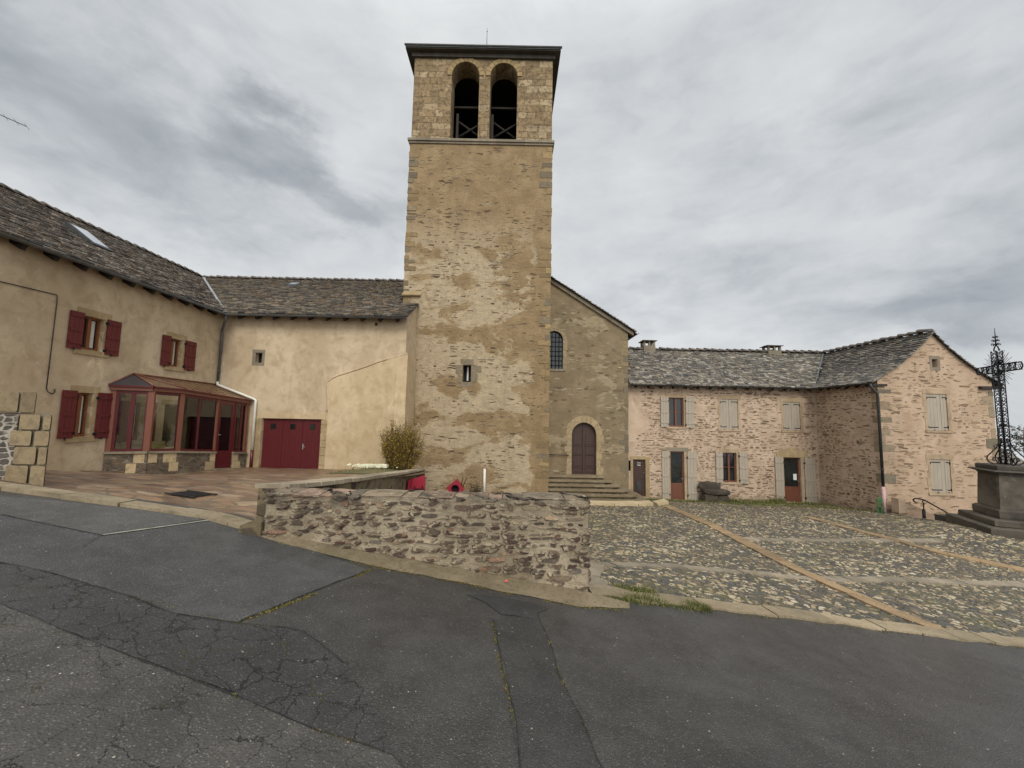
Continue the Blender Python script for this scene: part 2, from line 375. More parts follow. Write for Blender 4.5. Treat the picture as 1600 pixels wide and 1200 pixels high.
M['dressed_blend'] = mat_plaster('house jamb stone', S(156, 134, 106), S(176, 154, 126), S(124, 106, 84), .8)
M['dressed_grey'] = mat_plaster('grey dressed stone', S(118, 108, 92), S(142, 130, 110), S(92, 84, 72), .7)
M['dressed_pale'] = mat_plaster('pale dressed stone', S(172, 154, 120), S(190, 172, 138), S(146, 126, 94), .5)
M['plinth'] = mat_plaster('blackened stone', S(70, 64, 56), S(96, 88, 76), S(36, 33, 29), .9)
M['slate'] = mat_vcol('stone slates', .82, .6, 28, amt=.42, lichen=(S(128, 124, 112), 3.2, .60))
M['stonecol'] = mat_vcol('stone blocks', .92, .9, 22, amt=.5, dark=S(84, 74, 58))
M['red'] = mat_paint('dark red paint', S(92, 26, 27), .55, .3)
M['red_al'] = mat_paint('wine red metal', S(86, 26, 30), .4, .15)
M['terracotta'] = mat_paint('brown red metal', S(120, 74, 58), .45, .25)
M['pinkred'] = mat_paint('bright red plastic', S(146, 36, 54), .45, .3)
M['grey_paint'] = mat_paint('putty grey paint', S(160, 148, 131), .6, .25)
M['wood_red'] = mat_paint('stained red brown wood', S(104, 62, 44), .5, .35)
M['wood_brown'] = mat_paint('stained brown wood', S(124, 72, 38), .5, .4)
M['wood_dark'] = mat_paint('dark door wood', S(60, 38, 29), .6, .5)
M['wood_old'] = mat_paint('old beam wood', S(50, 42, 36), .85, .5)
M['rafter'] = mat_paint('blackened rafter wood', S(46, 39, 34), .9, .5)
M['wood_pale'] = mat_paint('pale bench wood', S(176, 156, 110), .6, .3)
M['green_dark'] = mat_paint('dark green door paint', S(44, 50, 42), .5, .4)
M['iron'] = mat_plain('black iron', S(40, 38, 40), .55, .4, 12, .3, 80, .6)
M['zinc'] = mat_plain('weathered zinc', S(96, 98, 98), .5, .2, 4, .1, 40, .5)
M['zinc_light'] = mat_plain('bright flashing', S(150, 151, 150), .45, .1, 4, .1, 40, .3)
M['zinc_dark'] = mat_plain('dark gutter', S(62, 62, 62), .5, .25, 4, .1, 40, .4)
M['white_pvc'] = mat_plain('white plastic pipe', S(214, 210, 200), .45, .06, 5, .05)
M['pink_pvc'] = mat_plain('pinkish pipe foot', S(196, 160, 158), .5, .08, 5, .05)
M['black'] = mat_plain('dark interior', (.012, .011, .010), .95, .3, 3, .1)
M['shade_dark'] = mat_plain('shade-dark inner faces', S(24, 21, 18), .95, .3, 3, .4, 20)  # near-black colour stands for the gloom inside belfry and box
M['concrete'] = mat_plaster('mossy concrete', S(98, 88, 68), S(120, 108, 86), S(66, 60, 46), 1.)
def mat_flagband(name, a, b, dark):
    t = NT(name); p = t.pos(); n_ = t.noise(p, 2.4, 7, .66, .5); f = t.noise(p, 24, 5, .7)
    c = t.mix(t.mr(n_, .34, .66), a, b); c = t.mix(t.m('MULTIPLY', t.mr(f, .48, .68), .5), c, dark)
    c = t.mix(t.m('MULTIPLY', t.mr(t.noise(p, 1.7, 6, .65, .4), .54, .68), .5), c, S(92, 88, 58)); c = t.mix(1., c, t.attr(), 'MULTIPLY')
    return t.out(c, .8, t.bump(t.m('ADD', f, n_), .6, .014))
M['apron'] = mat_flagband('gravelly concrete apron', S(104, 92, 70), S(126, 112, 88), S(62, 54, 42))
M['kerb'] = mat_flagband('kerb flagstone', S(142, 126, 100), S(164, 148, 120), S(104, 92, 72))
M['band'] = mat_flagband('tan paving band', S(140, 116, 84), S(160, 134, 100), S(100, 84, 62))
M['band_grey'] = mat_flagband('grey paving band', S(134, 122, 104), S(152, 140, 120), S(104, 94, 78))
M['floor_in'] = mat_plaster('veranda floor', S(150, 138, 118), S(166, 154, 134), S(120, 108, 92), .3)
M['chalk'] = mat_plaster('worn road line', S(150, 146, 132), S(176, 172, 158), S(104, 100, 92), .5)
M['curtain'] = mat_plain('net curtain', S(190, 186, 172), .9, .15, 30, .2)
M['paper'] = mat_plain('white paper', S(214, 214, 208), .8, .05)
M['hose'] = mat_plain('green hose', S(26, 128, 66), .4, .2)
M['leafred'] = mat_plain('pink red leaf', S(200, 92, 84), .6, .2)

def mat_glass(name, base, rough=.04):
    t = NT(name); p = t.pos()
    c = t.mix(t.mr(t.noise(p, 1.7, 4), .35, .7), base, tuple(x * 2.2 for x in base))
    return t.out(c, rough, t.bump(t.noise(p, 1.4, 2), .04, .02), Specular_IOR_Level=.6)
M['glass'] = mat_glass('dark window glass', (.010, .012, .011))
t = NT('clear veranda glass')
a_ = t.n('ShaderNodeBsdfTransparent', 0, None, Color=(.92, .95, .93))
b_ = t.n('ShaderNodeBsdfGlossy', 0, None, Color=(1., 1., 1.), Roughness=.02)
lw = t.n('ShaderNodeFresnel', 0, None, IOR=1.5)
mx = t.n('ShaderNodeMixShader', 0, None, i0=t.m('ADD', t.m('MULTIPLY', lw, 1.1), .03), i1=a_, i2=b_)
oo = t.t.nodes.new('ShaderNodeOutputMaterial'); t.t.links.new(mx, oo.inputs[0]); M['glass_clear'] = t.mat
t = NT('skylight glass'); M['skyglass'] = t.out((.86, .88, .9), .05, None, Metallic=1.)

def mat_leaf(name):
    t = NT(name); c = t.attr(); p = t.pos()
    c = t.mix(t.m('MULTIPLY', t.noise(p, 9, 3), .4), c, (.02, .022, .008))
    return t.out(c, .7, None, Specular_IOR_Level=.2)
M['leaf'] = mat_leaf('leaves'); M['stem'] = mat_plain('twig bark', S(92, 74, 50), .9, .3, 20)

def mat_asphalt(name, base, chips=.5, crack=None, wet=.0, warm=0., tar=None):
    t = NT(name); p = t.pos()
    big = t.noise(p, .7, 5, .6, .4); med = t.noise(p, 5, 5, .6); gr = t.noise(p, 90, 4, .8)
    c0 = tuple(b * .68 for b in base); c1 = tuple(min(1, b * 1.32) for b in base)
    c = t.mix(t.mr(t.m('ADD', t.m('MULTIPLY', big, .6), t.m('MULTIPLY', med, .4)), .33, .68), c0, c1)
    stn = t.noise(t.scale(p, (.55, 1.3, 1)), .9, 7, .64, .8)
    c = t.mix(t.m('MULTIPLY', t.mr(stn, .48, .66), .45), c, tuple(b * .55 for b in base))
    c = t.mix(t.m('MULTIPLY', t.mr(stn, .42, .30), .30), c, tuple(min(1, b * 1.7) for b in base))
    c = t.mix(t.m('MULTIPLY', t.mr(gr, .48, .62), .55), c, tuple(b * .35 for b in base))
    agg = t.vor(p, 75., 'F1', 'Color'); ag = t.n('ShaderNodeSeparateColor', 0, None, Color=agg); ad = t.vor(p, 75., 'F1', 'Distance')
    c = t.mix(t.m('MULTIPLY', t.m('MULTIPLY', t.mr(ag, .55, 1.), t.mr(ad, .55, .2)), .7), c, tuple(min(1, b * 2.6) for b in base))
    v = t.vor(p, 46., 'F1', 'Color'); vd = t.vor(p, 46., 'F1', 'Distance')
    vr = t.n('ShaderNodeSeparateColor', 0, None, Color=v)
    lim = t.m('SUBTRACT', .992 - chips * .035, t.m('MULTIPLY', t.mr(t.noise(p, .9, 4), .5, .75), chips * .09))
    ch = t.m('MULTIPLY', t.m('GREATER_THAN', vr, lim), t.mr(vd, .30, .17))
    c = t.mix(t.m('MULTIPLY', ch, t.m('ADD', .25, t.m('MULTIPLY', t.n('ShaderNodeSeparateColor', 1, None, Color=v), .6))), c, S(196, 188, 170))
    h = t.m('ADD', t.m('MULTIPLY', gr, .6), t.m('MULTIPLY', t.mr(ad, .6, .1), .7))
    if crack:
        wv = t.n('ShaderNodeTexNoise', 1, None, Vector=p, Scale=3.2, Detail=6., Roughness=.62)
        wv = t.vm('SCALE', t.vm('SUBTRACT', wv, (.5, .5, .5))); t.last.inputs[3].default_value = .30
        cd = t.vor(t.vm('ADD', p, wv), crack[0], 'DISTANCE_TO_EDGE', 'Distance')
        gate = t.mr(t.noise(p, 1.9, 3), crack[2], crack[2] + .12)
        wid = t.m('MULTIPLY', t.m('ADD', .35, t.noise(p, 12, 3)), crack[1])
        cm = t.m('MULTIPLY', t.mr(t.m('DIVIDE', cd, wid), 1.2, .35), gate)
        moss = t.mr(t.noise(p, 3.1, 4), .52, .62)
        c = t.mix(t.m('MULTIPLY', cm, .92), c, t.mix(t.m('MULTIPLY', moss, .6), (.012, .011, .011), S(84, 78, 40)))
        h = t.m('SUBTRACT', h, t.m('MULTIPLY', cm, 3.))
    r = t.m('ADD', .72 - wet, t.m('MULTIPLY', t.m('SUBTRACT', big, .5), .5), clamp=True)
    return t.out(c, r, t.bump(h, .7, .006), Specular_IOR_Level=.34)
A0 = S(66, 64, 62)
M['asphalt'] = mat_asphalt('asphalt', A0, .3, None, .36)
M['asphalt_new'] = mat_asphalt('smooth grey asphalt', S(73, 72, 71), .12, None, .24)
M['asphalt_pale'] = mat_asphalt('pale grey asphalt', S(82, 80, 77), .1, None, .18)
M['asphalt_crazed'] = mat_asphalt('crazed asphalt', S(62, 61, 60), .2, (5.2, .021, .20), .14)
M['asphalt_old'] = mat_asphalt('worn asphalt', S(78, 75, 71), .45, (3.6, .008, .28), .12)
M['asphalt_trench'] = mat_asphalt('trench asphalt', S(58, 57, 55), .5, None, .20)
M['tar'] = mat_asphalt('dark tar patch', S(56, 56, 55), .3, None, .16)

# cobbles
t = NT('river cobbles'); p = t.pos()
wv = t.n('ShaderNodeTexNoise', 1, None, Vector=p, Scale=1.4, Detail=3.); wv = t.vm('SCALE', t.vm('SUBTRACT', wv, (.5, .5, .5))); t.last.inputs[3].default_value = .35
pz = t.n('ShaderNodeCombineXYZ', 0, None, X=t.sep(p, 0), Y=t.sep(p, 1), Z=0.)
q = t.scale(t.vm('ADD', pz, wv), (8.0, 12.5, 1)); t.last.inputs['Rotation'].default_value = (0, 0, .25)
q = t.n('ShaderNodeCombineXYZ', 0, None, X=t.sep(q, 0), Y=t.sep(q, 1), Z=0.)
e = t.vor(q, 1, 'DISTANCE_TO_EDGE'); f1 = t.vor(q, 1, 'F1'); rc = t.vor(q, 1, 'F1', 'Color')
r1, r2, r3 = (t.n('ShaderNodeSeparateColor', k, None, Color=rc) for k in range(3))
mask = t.mr(t.m('SUBTRACT', e, t.m('MULTIPLY', r2, .10)), .01, .11)
zone = t.noise(p, .35, 5, .6, .5)
st = t.ramp(t.m('ADD', r1, t.m('MULTIPLY', t.m('SUBTRACT', zone, .5), .9)), [(.0, S(62, 63, 66)), (.30, S(86, 85, 83)), (.46, S(112, 102, 87)), (.58, S(150, 131, 101)), (.78, S(178, 159, 127)), (1., S(200, 186, 158))])
st = t.mix(t.m('MULTIPLY', t.noise(p, 40, 4), .3), st, (.05, .045, .035))
jt = t.mix(t.mr(t.noise(p, 1.6, 5), .42, .66), S(78, 72, 60), S(94, 88, 64))
moss = t.mr(t.noise(p, .55, 6, .65, .3), .52, .70)
jt = t.mix(moss, jt, S(88, 86, 52))
c = t.mix(mask, jt, t.mix(t.m('MULTIPLY', moss, .2), st, S(108, 104, 68)))
c = t.mix(t.m('MULTIPLY', t.mr(t.noise(p, .9, 7, .66, .6), .48, .70), .5), c, S(96, 82, 60))
dome = t.m('MULTIPLY', mask, t.m('ADD', t.m('SUBTRACT', 1., t.m('MULTIPLY', f1, .8)), t.m('MULTIPLY', r3, .5)))
h = t.m('ADD', dome, t.m('MULTIPLY', t.noise(p, 2., 3), .6))
M['cobble'] = t.out(c, t.m('SUBTRACT', .72, t.m('MULTIPLY', mask, .32)), t.bump(t.noise(p, 60, 3), .3, .006), h, .020, 1.9)

# courtyard flagstones
t = NT('wet brown flagstones'); p = t.pos()
wv = t.n('ShaderNodeTexNoise', 1, None, Vector=p, Scale=1.6, Detail=2.); wv = t.vm('SCALE', t.vm('SUBTRACT', wv, (.5, .5, .5))); t.last.inputs[3].default_value = .35
pz = t.n('ShaderNodeCombineXYZ', 0, None, X=t.sep(p, 0), Y=t.sep(p, 1), Z=0.)
q = t.scale(t.vm('ADD', pz, wv), (3.2, 4.6, 1))
e = t.vor(q, 1, 'DISTANCE_TO_EDGE'); rc = t.vor(q, 1, 'F1', 'Color')
r1, r2, r3 = (t.n('ShaderNodeSeparateColor', k, None, Color=rc) for k in range(3))
st = t.ramp(r1, [(0, S(86, 66, 52)), (.3, S(124, 94, 70)), (.6, S(152, 122, 92)), (.8, S(106, 82, 66)), (1, S(166, 142, 114))])
st = t.mix(t.mr(t.noise(p, 5, 6, .65), .35, .7), st, t.mix(.5, st, S(70, 52, 40)))
mk = t.mr(e, .025, .07)
c = t.mix(mk, S(104, 92, 74), st)
h = t.m('ADD', t.m('MULTIPLY', mk, .6), t.m('ADD', t.m('MULTIPLY', r2, .35), t.m('MULTIPLY', t.noise(p, 7, 5), .5)))
M['flag'] = t.out(c, t.mr(t.noise(p, 2.2, 4), .35, .7, .28, .62), t.bump(h, .6, .02), Specular_IOR_Level=.5)

t = NT('far grass land'); p = t.pos()
M['land'] = t.out(t.mix(t.mr(t.noise(p, .05, 6), .35, .65), S(70, 76, 44), S(96, 94, 60)), .95)
M['soil'] = mat_plaster('weedy soil', S(92, 88, 52), S(112, 104, 68), S(66, 66, 34), .9)

# ------------------------------------------------------------------ ground
road_z = lambda x, y: -.149 * x - .04 * y
ROADPT = [(-3.2, 4.75), (-2.0, 4.6), (-1, 4.5), (.89, 4.44), (2.5, 4.67), (4.5, 4.95), (6.72, 5.25), (9.5, 5.65), (14, 6.3)]
SQ = rbf([(x, y, road_z(x, y)) for x, y in ROADPT] + [(-3.4, 15, -1.85), (-3.3, 10, -1.2), (1.7, 17.6, -1.95), (5.6, 17.5, -2.0), (8.3, 19.3, -2.27), (11.5, 19.3, -2.3), (14.9, 19.3, -2.27), (15.2, 16, -1.95), (13.9, 12.5, -1.52), (18, 12.5, -1.75), (22, 12, -1.9), (20, 15, -2.6), (-4, 19, -1.9), (5, 12, -1.45)])
CYP = [(-10, 4.1), (-8, 4.35), (-5.95, 4.6), (-4.8, 4.75), (-3.6, 4.86), (-2.9, 4.7)]
CT = rbf([(x, y, road_z(x, y)) for x, y in CYP] + [(-12.3, 11.4, -.16), (-12.3, 9.3, -.02), (-11.38, 11.9, -.36), (-11.2, 12.8, -.47), (-10.9, 16, -.63), (-10.3, 16, -.65), (-7.8, 16, -.65), (-4.4, 15, -.55), (-3.5, 15.5, -.6), (-3.2, 10, .02)])
sq = lambda x, y: float(SQ(x, y)); ct = lambda x, y: float(CT(x, y))
EDGE = sorted(CYP[:-1] + ROADPT); EX = [p[0] for p in EDGE]; EY = [p[1] for p in EDGE]
edge = lambda x: float(np.interp(x, EX, EY))

g = MB()
R_ = [0, 12, 25, 45, 80, 130, 200, 300, 420]
for i in range(len(R_) - 1):
    for k in range(48):
        a, b = 2 * math.pi * k / 48, 2 * math.pi * (k + 1) / 48
        f = lambda r, t: (r * math.cos(t), 8 + r * math.sin(t), -6.5 - .00024 * r * r)
        g.poly([f(R_[i], a), f(R_[i + 1], a), f(R_[i + 1], b), f(R_[i], b)])
struct(g, 'ground', M['land'])

g = MB(); xs = np.linspace(-40, 40, 161)
for i in range(160):
    x0, x1 = xs[i], xs[i + 1]; ys0 = np.linspace(-30, edge(x0) + .25, 12); ys1 = np.linspace(-30, edge(x1) + .25, 12)
    for j in range(11):
        g.poly([(x0, ys0[j], road_z(x0, ys0[j])), (x1, ys1[j], road_z(x1, ys1[j])), (x1, ys1[j + 1], road_z(x1, ys1[j + 1])), (x0, ys0[j + 1], road_z(x0, ys0[j + 1]))])
struct(g, 'road', M['asphalt'])

def wob(pts, amp, step=.12, closed=True):
    """resample a polygon and roughen its edge"""
    out = []; n = len(pts)
    for i in range(n if closed else n - 1):
        a, b = Vector((*pts[i], 0)), Vector((*pts[(i + 1) % n], 0)); k = max(1, int((b - a).length / step)); nn = Vector((-(b - a).y, (b - a).x, 0)).normalized()
        for j in range(k):
            q = a.lerp(b, j / k); d = mnoise.noise(q * 2.3) * amp + mnoise.noise(q * 9) * amp * .4
            out.append((q.x + nn.x * d, q.y + nn.y * d))
    if not closed: out.append(pts[-1])
    return out
def sheet(name, pts, mat, lift, zf=road_z, amp=.02):
    P = wob(pts, amp); b = MB(); L = [Vector((x, y, 0)) for x, y in P]
    b.v = [(x, y, zf(x, y) + lift) for x, y in P]
    for tr in tessellate_polygon([L]):
        a, c, d = (L[i] for i in tr)
        b.face(tr if (c - a).cross(d - a).z > 0 else tr[::-1])
    return struct(b, name, mat)
sheet('road_patch', [(-12, 3.5), (-5.87, 4.3), (-4.6, 4.62), (-3.56, 4.8), (-2.82, 4.55), (-1.44, 4.1), (-1.89, 2.82), (-2.33, 2.8), (-2.74, 2.9), (-3.4, 3.02), (-3.88, 3.04), (-7, 3.3), (-12, 3.0)], M['asphalt_new'], .004)
sheet('road_patch', [(-12, 3.45), (-5.87, 4.25), (-4.6, 4.58), (-3.62, 4.74), (-3.9, 3.8), (-4.98, 3.86), (-8, 3.7), (-12, 3.3)], M['asphalt_pale'], .008, amp=.01)
sheet('road_patch', [(-12, 3.0), (-7, 3.3), (-3.88, 3.04), (-3.4, 3.02), (-2.74, 2.9), (-2.33, 2.8), (-1.89, 2.82), (-1.45, 2.85), (-1.0, 2.6), (-.75, 2.3), (-.54, 2.0), (-.92, 2.06), (-1.48, 2.2), (-2.18, 2.34), (-3.23, 2.56), (-5, 2.8), (-12, 2.6)], M['asphalt_crazed'], .0045, amp=.03)
sheet('road_patch', [(-12, 2.6), (-5, 2.8), (-3.23, 2.56), (-2.18, 2.34), (-1.48, 2.2), (-.92, 2.06), (-.54, 2.0), (0, 1.6), (1.2, -3), (-12, -3)], M['asphalt_old'], .006, amp=.02)
sheet('road_patch', [(-.13, 3.5), (.29, 3.8), (.37, 3.0), (.51, 2.16), (.7, .5), (.2, .5), (.08, 2.08), (.02, 2.64)], M['asphalt_trench'], .004, amp=.03)
sheet('road_patch', [(-.42, 3.93), (-.2, 3.99), (.2, 3.99), (.40, 3.93), (.30, 3.78), (.28, 3.62), (-.06, 3.62), (-.22, 3.80)], M['tar'], .0055, amp=.07)
M['seam'] = mat_plain('tar seam', (.012, .012, .012), .7, .4, 9, .4)
def road_seam(pts, w_=.0045, lift=.0105):
    P = wob(pts, .022, .05, False); g = MB(); n = len(P)
    L = []
    for i, q in enumerate(P):
        a, b = P[max(0, i - 1)], P[min(n - 1, i + 1)]; d = Vector((b[0] - a[0], b[1] - a[1], 0)).normalized(); nr = Vector((-d.y, d.x, 0)) * w_ * (.35 + 1.2 * abs(mnoise.noise(Vector((q[0] * 5, q[1] * 5, 4)))))
        L.append((Vector((*q, 0)) + nr, Vector((*q, 0)) - nr))
    for (a, b), (c, d) in zip(L[:-1], L[1:]): g.poly([(v.x, v.y, road_z(v.x, v.y) + lift) for v in (a, b, d, c)])
    return struct(g, 'road_seam', M['seam'])
road_seam([(-1.44, 4.1), (-1.89, 2.82)]); road_seam([(-12, 3.0), (-7, 3.3), (-3.88, 3.04), (-3.4, 3.02), (-2.74, 2.9), (-2.33, 2.8), (-1.89, 2.82), (-1.45, 2.85), (-1.0, 2.6)], .006); road_seam([(-5, 2.8), (-3.23, 2.56), (-2.18, 2.34), (-1.48, 2.2), (-.92, 2.06), (-.54, 2.0), (0, 1.6)], .004)
road_seam([(-.13, 3.5), (.02, 2.64), (.08, 2.08), (.15, 1.2)]); road_seam([(.29, 3.8), (.37, 3.0), (.51, 2.16), (.65, 1.0)]); road_seam([(-4.98, 3.86), (-3.9, 3.8), (-3.75, 3.5)], .004, .014)
g = MB()
A, B = Vector((-3.9, 3.8, 0)), Vector((-3.53, 4.76, 0)); nn = (B - A).cross(Vector((0, 0, 1))).normalized() * .018
for k in range(30):
    p0, p1 = A.lerp(B, k / 30), A.lerp(B, (k + 1) / 30); w0, w1 = (.5 + .7 * abs(mnoise.noise(p * 7)) for p in (p0, p1))
    g.poly([(q.x, q.y, road_z(q.x, q.y) + .012) for q in (p0 - nn * w0, p0 + nn * w0, p1 + nn * w1, p1 - nn * w1)])
struct(g, 'road_line', M['chalk'])

# the cobbled square: fine grid so the cobbles are really raised
def field(name, x0, x1, nx, rows, zf, mat, near, xwarp=None):
    X = np.linspace(x0, x1, nx + 1); T = np.array(rows)
    ye = np.array([near(x) for x in X])[:, None]; Y = ye + (19.4 - ye) * T[None]
    XX = np.repeat(X[:, None], len(T), 1); Z = zf(XX, Y)
    v = np.stack([XX, Y, Z], 2).reshape(-1, 3); m_ = len(T)
    i = np.arange(nx)[:, None]; j = np.arange(m_ - 1)[None]; a = (i * m_ + j).ravel()
    f = np.stack([a, a + m_, a + m_ + 1, a + 1], 1)
    me = bpy.data.meshes.new(name); me.from_pydata(v.tolist(), [], f.tolist()); me.materials.append(mat)
    me.polygons.foreach_set('use_smooth', [True] * len(me.polygons))
    o = bpy.data.objects.new(name, me); COL.objects.link(o); o['kind'] = 'structure'
    return o
r = np.cumsum(np.linspace(.018, .055, 400)); r = np.r_[0, r / r[-1]]
xs_ = lambda x: max(edge(x), 4.44 if x < .9 else 0)
field('cobbled_square', -3.0, 24, 760, r, SQ, M['cobble'], xs_)
# courtyard
def cyfield():
    g = MB()
    def fn(i, j):
        x = -12.4 + i * (9.3) / 60; y0 = edge(x) if x > -10 else 4.1; t_ = j / 60
        y = y0 + (16.05 - y0) * t_; return (x, y, ct(x, y) + .006)
    g.smooth = True; g.grid(fn, 60, 60); return struct(g, 'courtyard', M['flag'])
cyfield()
def ribbon(name, path, width, zf, h, mat, side=0., low=.05, joints=None, amp=.0):
    """low raised strip along a ground path; side shifts it left/right of the path"""
    g = MB(); P = wob(path, 0, .1, False); n = len(P); L = []
    for i, p in enumerate(P):
        a = P[max(0, i - 1)]; b = P[min(n - 1, i + 1)]; t_ = Vector((b[0] - a[0], b[1] - a[1], 0)).normalized(); nr = Vector((-t_.y, t_.x, 0))
        jj = mnoise.noise(Vector((p[0] * 3, p[1] * 3, 0))) * amp
        c = Vector((*p, 0)) + nr * (side + jj); L.append((c + nr * width / 2, c - nr * width / 2))
    rg = random.Random(len(P) * 7 + int(width * 100)); nxt = 0; cut = False; tone = 1.; dh = 0.; w2 = 1.
    for i in range(n - 1):
        a, b = L[i]; c, d = L[i + 1]
        if i >= nxt: nxt = i + rg.randint(3, 7) // (1 if width < .3 else 1); cut = True; tone = rg.uniform(.72, 1.12); dh = rg.uniform(-.008, .006); w2 = rg.uniform(.86, 1.1)
        if cut and i: a, b = a.lerp(c, .09), b.lerp(d, .09 + rg.uniform(-.05, .05))
        cut = False; m0, m1 = (a + b) / 2, (c + d) / 2
        a, b, c, d = m0 + (a - m0) * w2, m0 + (b - m0) * w2, m1 + (c - m1) * w2, m1 + (d - m1) * w2
        g.col = tint((1, 1, 1), tone * .999)
        top = lambda q: (q.x, q.y, zf(q.x, q.y) + h + dh); bot = lambda q: (q.x, q.y, zf(q.x, q.y) - low)
        g.poly([top(a), top(b), top(d), top(c)]); g.poly([bot(b), bot(d), top(d), top(b)]); g.poly([bot(c), bot(a), top(a), top(c)]); g.poly([bot(a), bot(b), top(b), top(a)]); g.poly([bot(d), bot(c), top(c), top(d)])
    return struct(g, name, mat)
ribbon('kerb', [(x, edge(x)) for x in np.linspace(-10, -2.9, 30)], .26, lambda x, y: max(road_z(x, y), ct(x, y)), .035, M['kerb'], -.02)
ribbon('kerb', [(x, edge(x)) for x in np.linspace(.95, 14, 50)], .27, lambda x, y: max(road_z(x, y), sq(x, y) - .02), .025, M['kerb'], .13, amp=.08)
ribbon('paving_band', [(5.86, 5.2), (5.8, 6.02), (5.76, 7.38), (5.95, 9.56), (6.18, 12.5), (6.45, 16.2)], .36, sq, .006, M['band'], amp=.04)
ribbon('paving_band', [(1.0, 6.1), (1.31, 6.24), (2.98, 6.98), (4.48, 7.22), (5.6, 7.38)], .22, sq, .002, M['band_grey'], amp=.05)
ribbon('paving_band', [(5.95, 7.5), (7.94, 8.16), (11.5, 8.9), (14, 9.2)], .24, sq, .002, M['band_grey'], amp=.05)
ribbon('paving_band', [(6.2, 10.4), (8, 10.9), (10, 11.28), (12.5, 11.4)], .24, sq, .002, M['band_grey'], amp=.05)
ribbon('paving_band', [(10.74, 14.22), (10.84, 12.16), (11.44, 10.46), (12.53, 9.66), (13.6, 8.4)], .28, sq, .004, M['band'], amp=.05)
ribbon('paving_band', [(1.05, 4.75), (1.15, 5.6), (1.35, 6.2)], .28, sq, .004, M['band_grey'], amp=.05)
# mossy concrete apron between low wall and asphalt
g = MB()
lowp = [(-2.95, 4.52), (-2.57, 4.40), (-1.44, 4.20), (-.62, 4.18), (.04, 4.13), (.69, 4.09), (1.3, 4.26)]
upp = [(-2.85, 4.58), (-2.5, 4.5), (-1.44, 4.48), (-.62, 4.46), (.04, 4.44), (.69, 4.44), (1.3, 4.28)]
for i in range(len(lowp) - 1):
    for k in range(6):
        def at_(P, s_): return Vector((P[i][0] + (P[i + 1][0] - P[i][0]) * s_, P[i][1] + (P[i + 1][1] - P[i][1]) * s_, 0))
        a, b, c, d = at_(lowp, k / 6), at_(lowp, (k + 1) / 6), at_(upp, (k + 1) / 6), at_(upp, k / 6)
        f = lambda q, h: (q.x, q.y + mnoise.noise(q * 5) * .03, road_z(q.x, q.y) + h)
        g.poly([f(a, .006), f(b, .006), f(c, .055), f(d, .055)])
g.col = (.999, .999, .999); g.c = [(.999, .999, .999)] * len(g.f); struct(g, 'concrete_apron', M['apron'])

# ------------------------------------------------------------------ roofs of stone slates
def slates(mb, O, U, V, inside, ur, vr, row=.17, wid=.25, seed=1, pal=None, thick=.028, sag=.03, prof=None):
    rg = random.Random(seed); O, U, V = Vector(O), Vector(U).normalized(), Vector(V).normalized(); N = U.cross(V).normalized()
    if N.z < 0: N = -N
    pal = pal or [S(96, 88, 80), S(78, 72, 66), S(112, 104, 94), S(88, 78, 68), S(64, 60, 56), S(124, 116, 106), S(100, 86, 72)]
    v = vr[0]
    while v < vr[1]:
        u = ur[0]; rw = row * rg.uniform(.9, 1.1)
        while u < ur[1]:
            wd = wid * rg.uniform(.55, 1.5)
            if u + wd > ur[1] + .04: wd = ur[1] + .04 - u
            if wd > .05 and inside(u + wd / 2, v + rw / 2):
                c = pal[rg.randrange(len(pal))]; k = rg.uniform(.9, 1.55); mb.col = tuple(x * k for x in c)
                s = sag * mnoise.noise(Vector((u * .35, v * .5, seed))) + (prof(v + rw / 2) if prof else 0)
                th = thick * rg.uniform(.6, 1.7); dv = rg.uniform(-.03, .03); a0, a1 = rg.uniform(0, .3) * wd * .5, rg.uniform(0, .3) * wd * .5
                t0, t1 = th + rg.uniform(0, .012), th + rg.uniform(0, .012)
                P = lambda a, b, h: tuple(O + U * a + V * b + N * (h + s))
                q = [P(u + .004, v + rw * 1.5, -.01), P(u + wd - .004, v + rw * 1.5, -.01), P(u + wd - .004, v + dv + .03, t1), P(u + wd - a1, v + dv - .015, t1), P(u + a0, v + dv - .015, t0), P(u + .004, v + dv + .03, t0)]
                mb.poly(q)
                lo = [P(u + wd - .004, v + dv + .03, -.02), P(u + wd - a1, v + dv - .015, -.02), P(u + a0, v + dv - .015, -.02), P(u + .004, v + dv + .03, -.02)]
                mb.poly([q[3], lo[1], lo[2], q[4]]); mb.poly([q[2], lo[0], lo[1], q[3]]); mb.poly([q[4], lo[2], lo[3], q[5]])
                mb.poly([q[1], lo[0], q[2]]); mb.poly([q[5], lo[3], q[0]])
            u += max(wd, .02)
        v += rw
    mb.col = (1, 1, 1)
def ridge_caps(mb, A, B, r=.11, ln=.36, seed=1, tilt=.05):
    rg = random.Random(seed); A, B = Vector(A), Vector(B); n = max(1, int((B - A).length / ln)); d = (B - A) / n; t_ = d.normalized()
    sd = Vector((0, 0, 1)).cross(t_).normalized()
    for i in range(n):
        k = rg.uniform(.85, 1.4); mb.col = tuple(x * k for x in S(92, 84, 76)); p = A + d * i; q = p + d * 1.15
        rr = r * rg.uniform(.9, 1.1); b = len(mb.v); dz_ = rg.uniform(-.012, .012)
        for e_, (c, s_, up) in enumerate(((p, 1.0, .05 + tilt), (q, .82, .05))):
            for j in range(7):
                g_ = math.pi * j / 6; mb.v.append(tuple(c + sd * math.cos(g_) * rr * s_ * 1.25 + Vector((0, 0, math.sin(g_) * rr * s_ + up - .06 + dz_))))
        for j in range(6): mb.face((b + j, b + j + 1, b + 8 + j, b + 7 + j))
        mb.face([b + j for j in range(6, -1, -1)]); mb.face([b + 7 + j for j in range(7)])
    mb.col = (1, 1, 1)

